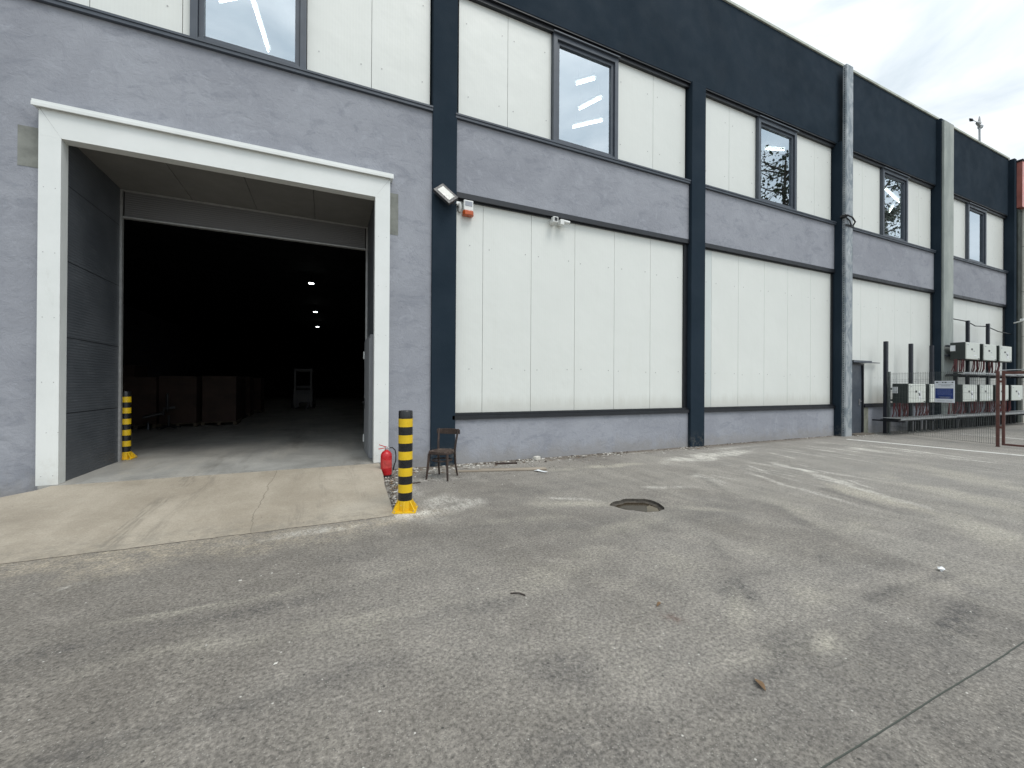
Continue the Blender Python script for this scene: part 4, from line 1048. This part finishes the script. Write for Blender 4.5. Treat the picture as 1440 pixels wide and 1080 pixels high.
for i, (x, lab) in enumerate(((17.83, 'lower-row inverter nearest the service door, with a grey box on its side'), (19.28, 'lower-row inverter half hidden behind the white and blue sign'), (21.80, 'first lower-row inverter to the right of the white and blue sign'), (23.24, 'second lower-row inverter to the right of the sign, left of the brown post'), (24.74, 'lower-row inverter partly hidden behind the brown post'), (26.22, 'lower-row inverter farthest right, beyond the brown post'))):
    inverter(x, 1.07, .46, lab, i * 3 if i in (0,) else i + 4, i == 0)
for i, (x, lab) in enumerate(((22.03, 'upper-row inverter nearest the pale column, with a grey box on its side'), (23.55, 'middle inverter of the upper row of three'), (25.05, 'farthest inverter of the upper row of three'))):
    inverter(x, 2.68, .46, lab, i + 31, i == 0)
# cable trays
def tray(a, b, y0, y1, z, lab, seed):
    random.seed(seed)
    t = thing('cable_tray', lab, 'cable tray', (a, 0, z), 0, 'cable trays under the inverters')
    n = int((b - a) / 1.2); m = MB(); w = (b - a) / n
    for i in range(n):
        dz = random.uniform(-.012, .012)
        m.box(i * w, (i + 1) * w - .01, y0 + random.uniform(-.03, .03), y1, dz, dz + .012); m.box(i * w, (i + 1) * w - .01, y0 - .03, y0 - .018 - .013, dz - .045, dz + .012)
    m.build('lid', 'tray', t)
    MB().box(0, b - a, y0 + .03, y1, -.09, -.05).build('channel', 'trim', t)
    for k in range(int((b - a) / 1.0)): MB().box(k * 1.0 + .4, k * 1.0 + .44, y0 + .02, -.0, -.14, -.091).build('support_bracket', 'blackpost', t)
tray(17.15, 29.0, -.93, -.42, .57, 'long grey cable tray below the lower row of inverters', 4)
tray(21.7, 29.0, -.90, -.45, 2.18, 'short grey cable tray below the upper row of inverters', 5)
# dark ground clutter of cable ducts under the lower tray
m = MB(); random.seed(9)
for k in range(46):
    x = 19.2 + k * .21 + random.uniform(-.05, .05); m.tube([(x, -.35, .5), (x + random.uniform(-.03, .03), -.34, 0)], random.choice([.02, .03, .045]), 6)
tag(m.build('cable_drops', 'rubber'), 'row of black cables dropping from the tray to the ground', 'cables')['kind'] = 'stuff'
# overhead wire
o = MB().tube([(22.8, -.1, 4.42), (24.0, -.28, 4.33), (25.0, -.2, 4.22), (25.9, -.28, 4.24), (27.3, -.2, 4.12), (28.85, -.15, 4.10)], .02, 6).build('hanging_wire', 'trim'); tag(o, 'thin dark wire strung across the rack post tops', 'wire')

# ---- mesh fence square to the wall
A = Vector((17.71, -.41, 0)); B = Vector((16.76, -3.16, 0)); dv = (B - A); ln = dv.length
t = thing('mesh_fence', 'thin welded mesh fence panel between the wall and the brown post', 'fence', A, math.atan2(dv.y, dv.x))
m = MB()
n = int(ln / .05)
for i in range(n + 1):
    x = i * ln / n; m.box(x - .0022, x + .0022, -.0022, .0022, .05, 2.10)
for z in (.06, .26, .46, .66, .86, 1.06, 1.26, 1.46, 1.66, 1.86, 2.06): m.box(0, ln, .0023, .0068, z - .0022, z + .0022)
for z in (1.86, 1.06, .26): m.box(0, ln, .0069, .012, z - .055, z - .051)
m.build('mesh_panel', 'wire', t)
MB().box(-.03, .03, -.03, .03, 0, 2.14).build('post', 'wire', t)
# sign
t = thing('information_sign', 'white sign with a blue field hanging on the mesh fence', 'sign', (0, 0, 0))
pa = A + dv * (1.41 / ln); 
t.location = (17.245, -1.76, 1.15); t.rotation_euler = (0, 0, math.atan2(dv.y, dv.x))
W_, H_ = .535, .66
Yf = -.022
MB().box(0, W_, -.022, -.014, 0, H_).build('board', 'signwhite', t)
MB().box(.022, W_ - .03, -.0245, -.0225, .115, .43).build('blue_field', 'signblue', t)
m = MB()
def sg(x0, x1, z0, z1, mi): m.box(x0, x1, -.027, -.0248 if .115 < z0 < .43 else -.0224, z0, z1, mi)
for (a, b) in ((.04, .10), (.205, .245), (.275, .325), (.46, .505)): sg(a, b, .595, .625, 1)
for (a, b) in ((.11, .17), (.34, .44)): sg(a, b, .603, .612, 0)
random.seed(12)
def textline(x0, x1, z, h, mi):
    x = x0
    while x < x1:
        w = random.uniform(.012, .035); sg(x, min(x + w, x1), z, z + h, mi); x += w + .008
textline(.11, .49, .535, .014, 0); textline(.19, .43, .500, .014, 0)
for z in (.385, .352, .322, .292, .262, .232): textline(.06 + random.uniform(0, .03), .46 + random.uniform(-.03, .02), z, .012, 2)
textline(.12, .44, .160, .016, 3); textline(.16, .40, .135, .012, 3)
textline(.08, .28, .045, .010, 0); textline(.33, .48, .045, .010, 0)
m.build('print', ['signgrey', 'signdark', 'signpale', 'signgrey'], t)
# brown gate
t = thing('steel_gate', 'red-brown steel gate post and open gate frame at the right edge', 'gate', (16.72, -3.22, 0), 0)
MB().box(-.03, .03, -.03, .03, 0, 2.06).box(-.04, .04, -.04, .04, 0, .012).build('gate_post', 'brown', t, .006)
mm = Matrix.Rotation(R(-88), 4, 'Z')
m = MB(); m.box(.075, .13, -.025, .025, .05, 2.06, 0, mm); m.box(.13, 2.6, -.025, .025, 1.98, 2.05, 0, mm); m.box(.13, 2.6, -.022, .022, .05, .10, 0, mm); m.box(2.6, 2.68, -.03, .03, .05, 2.06, 0, mm)
m.build('gate_frame', 'brown', t, .004)
for z in (.5, 1.1, 1.75): MB().box(.031, .075, -.015, .015, z, z + .06, 0, mm).build('hinge', 'brown', t)
m = MB(); m.tube([(.0, -.03, 2.08), (.3, -.5, 2.11), (.25, -1.3, 2.09), (.1, -2.7, 2.10)], .012, 6); m.build('tied_wire', 'tray', t)

# ================================================================ INSIDE THE HALL
def load(x, y, w, d, h, rz, lab):
    t = thing('pallet_load', lab, 'pallet', (x, y, .17), rz, 'wrapped pallets in the hall')
    m = MB()
    for k in range(3):
        m.box(-w / 2 + k * (w - .1) / 2, -w / 2 + k * (w - .1) / 2 + .1, -d / 2, d / 2, .02, .11)
    for k in range(6): m.box(-w / 2, w / 2, -d / 2 + k * (d - .1) / 5, -d / 2 + k * (d - .1) / 5 + .1, .111, .13)
    m.build('pallet', 'pallet', t)
    m = MB(); m.box(-w / 2 + .02, w / 2 - .02, -d / 2 + .02, d / 2 - .02, .131, h); m.build('cartons', 'carton', t, .02)
load(-5.35, 8.9, 1.0, 1.2, 1.62, .06, 'wrapped pallet of cartons nearest the left bollard')
load(-4.35, 9.1, 1.02, 1.2, 1.66, .02, 'tall brown pallet of cartons behind the office chair')
load(-3.30, 9.35, 1.0, 1.2, 1.68, .04, 'reddish pallet of cartons right of the office chair')
load(-3.45, 11.6, .9, 1.2, 1.66, 0, 'wrapped pallet standing behind the reddish pallet')
load(-3.5, 13.6, 1.0, 1.2, 1.72, .03, 'second wrapped pallet back in the row')
load(-3.45, 15.9, 1.2, 1.2, 1.7, 0, 'rearmost wrapped pallet of the row')
load(-6.6, 10.9, 1.2, 1.2, 2.05, 0, 'tall dark stack at the far left behind the bollard')
# office chair
t = thing('office_chair', 'black office chair standing before the pallets in the dark hall', 'office chair', (-4.35, 7.75, .17), R(105))
MB().box(-.24, .24, -.24, .24, .44, .52).build('seat', 'black', t, .03)
MB().box(-.22, .22, .0, .07, .56, 1.12).build('backrest', 'black', t, .03)
t.children[-1].location = (0, .25, 0); t.children[-1].rotation_euler = (R(-14), 0, 0)
m = MB(); m.tube([(0, 0, .08), (0, 0, .44)], .03, 10)
for k in range(5):
    a = 2 * PI * k / 5; m.tube([(0, 0, .12), (.3 * math.cos(a), .3 * math.sin(a), .07)], .022, 6)
m.build('base', 'black', t)
for sx in (-1, 1): MB().tube([(sx * .27, .12, .46), (sx * .29, .12, .66), (sx * .29, -.15, .68)], .02, 6).build('armrest', 'black', t)
o = MB().lathe([(.035, 0), (.035, .17), (.015, .22), (.015, .25)], 0, 0, 12).build('bottle', 'frame'); o.location = (-4.95, 8.1, .17); tag(o, 'small bottle standing on the hall floor beside the office chair', 'bottle')
# forklift
t = thing('forklift', 'forklift parked far back in the dark hall', 'forklift', (-1.2, 19.0, .17))
m = MB()
for sx in (-1, 1): m.box(sx * .42 - .05, sx * .42 + .05, -.1, .02, .05, 2.35)
m.box(-.37, .37, -.09, .0, 2.2, 2.3); m.box(-.5, .5, -.14, -.101, .35, .8); m.build('mast', 'black', t)
m = MB()
for sx in (-1, 1): m.box(sx * .28 - .06, sx * .28 + .06, -1.2, -.142, .06, .10); m.box(sx * .28 - .06, sx * .28 + .06, -.18, -.142, .10, .6)
m.build('fork', 'blackpost', t)
MB().box(-.55, .55, .1, 2.1, .3, 1.1).box(-.5, .5, 1.5, 2.2, 1.1, 1.35).build('body', 'blackpost', t, .05)
m = MB()
for sx in (-1, 1): m.tube([(sx * .5, .3, 1.1), (sx * .48, .5, 2.15)], .035, 6); m.tube([(sx * .5, 1.7, 1.3), (sx * .48, 1.5, 2.15)], .035, 6)
m.box(-.52, .52, .4, 1.6, 2.15, 2.2); m.build('cab_guard', 'black', t)
for sx in (-1, 1):
    for y in (.35, 1.75): MB().tube([(sx * .62, y, .28), (sx * .42, y, .28)], .28, 18).build('wheel', 'rubber', t)

# ================================================================ TREES ACROSS THE YARD (seen mirrored in the windows)
def tree(x, y, h, cr, base, nleaf, bare, lab, seed):
    random.seed(seed)
    t = thing('tree', lab, 'tree', (x, y, 0))
    m = MB(); m.tube([(0, 0, 0), (.15, .1, h * .3), (-.1, 0, h * .6), (0, .1, h * .92)], [.32, .25, .15, .04], 10)
    tips = []
    for k in range(30 if not bare else 46):
        z = random.uniform(base, h * .88); a = random.uniform(0, 6.28); l = cr * random.uniform(.5, 1.0) * (1.15 - .6 * abs((z - base) / (h - base) - .4))
        p0 = Vector((0, 0, z)); d = Vector((math.cos(a), math.sin(a), random.uniform(.15, .7))).normalized()
        p1 = p0 + d * l * .5 + Vector((0, 0, random.uniform(-.2, .2))); p2 = p0 + d * l + Vector((0, 0, random.uniform(-.3, .5)))
        m.tube([p0, p1, p2], [.07, .04, .012], 5, caps=False); tips += [(p1, l * .3), (p2, l * .35), ((p1 + p2) / 2, l * .3)]
        for q in range(5 if bare else 2):
            e = p1 + (p2 - p1) * random.random(); dd = Vector((random.gauss(0, 1), random.gauss(0, 1), random.uniform(-.2, 1))).normalized() * random.uniform(.5, 1.5)
            m.tube([e, e + dd * .5 + Vector((0, 0, .1)), e + dd], [.02, .014, .006], 4, caps=False); tips.append((e + dd, .3))
    m.build('trunk', 'bark', t)
    c = MB()
    for k in range(nleaf):
        p, rr = random.choice(tips); q = p + Vector((random.gauss(0, .45), random.gauss(0, .45), random.gauss(0, .4))) * max(rr, .3)
        u = Vector((random.gauss(0, 1), random.gauss(0, 1), random.gauss(0, 1))).normalized(); v = u.cross(Vector((random.gauss(0, 1), random.gauss(0, 1), random.gauss(0, 1)))).normalized(); s = random.uniform(.07, .15)
        c.poly([q - u * s, q + v * s * .6, q + u * s, q - v * s * .6])
    c.build('crown', 'leaf', t)
tree(26.8, -8.8, 18.0, 3.2, 7, 2700, True, 'sparse tree across the yard whose bare branches show in the third window', 5)
tree(40.8, -9.9, 23, 4.2, 5, 26000, False, 'dense dark tree across the yard reflected in the fourth window', 6)
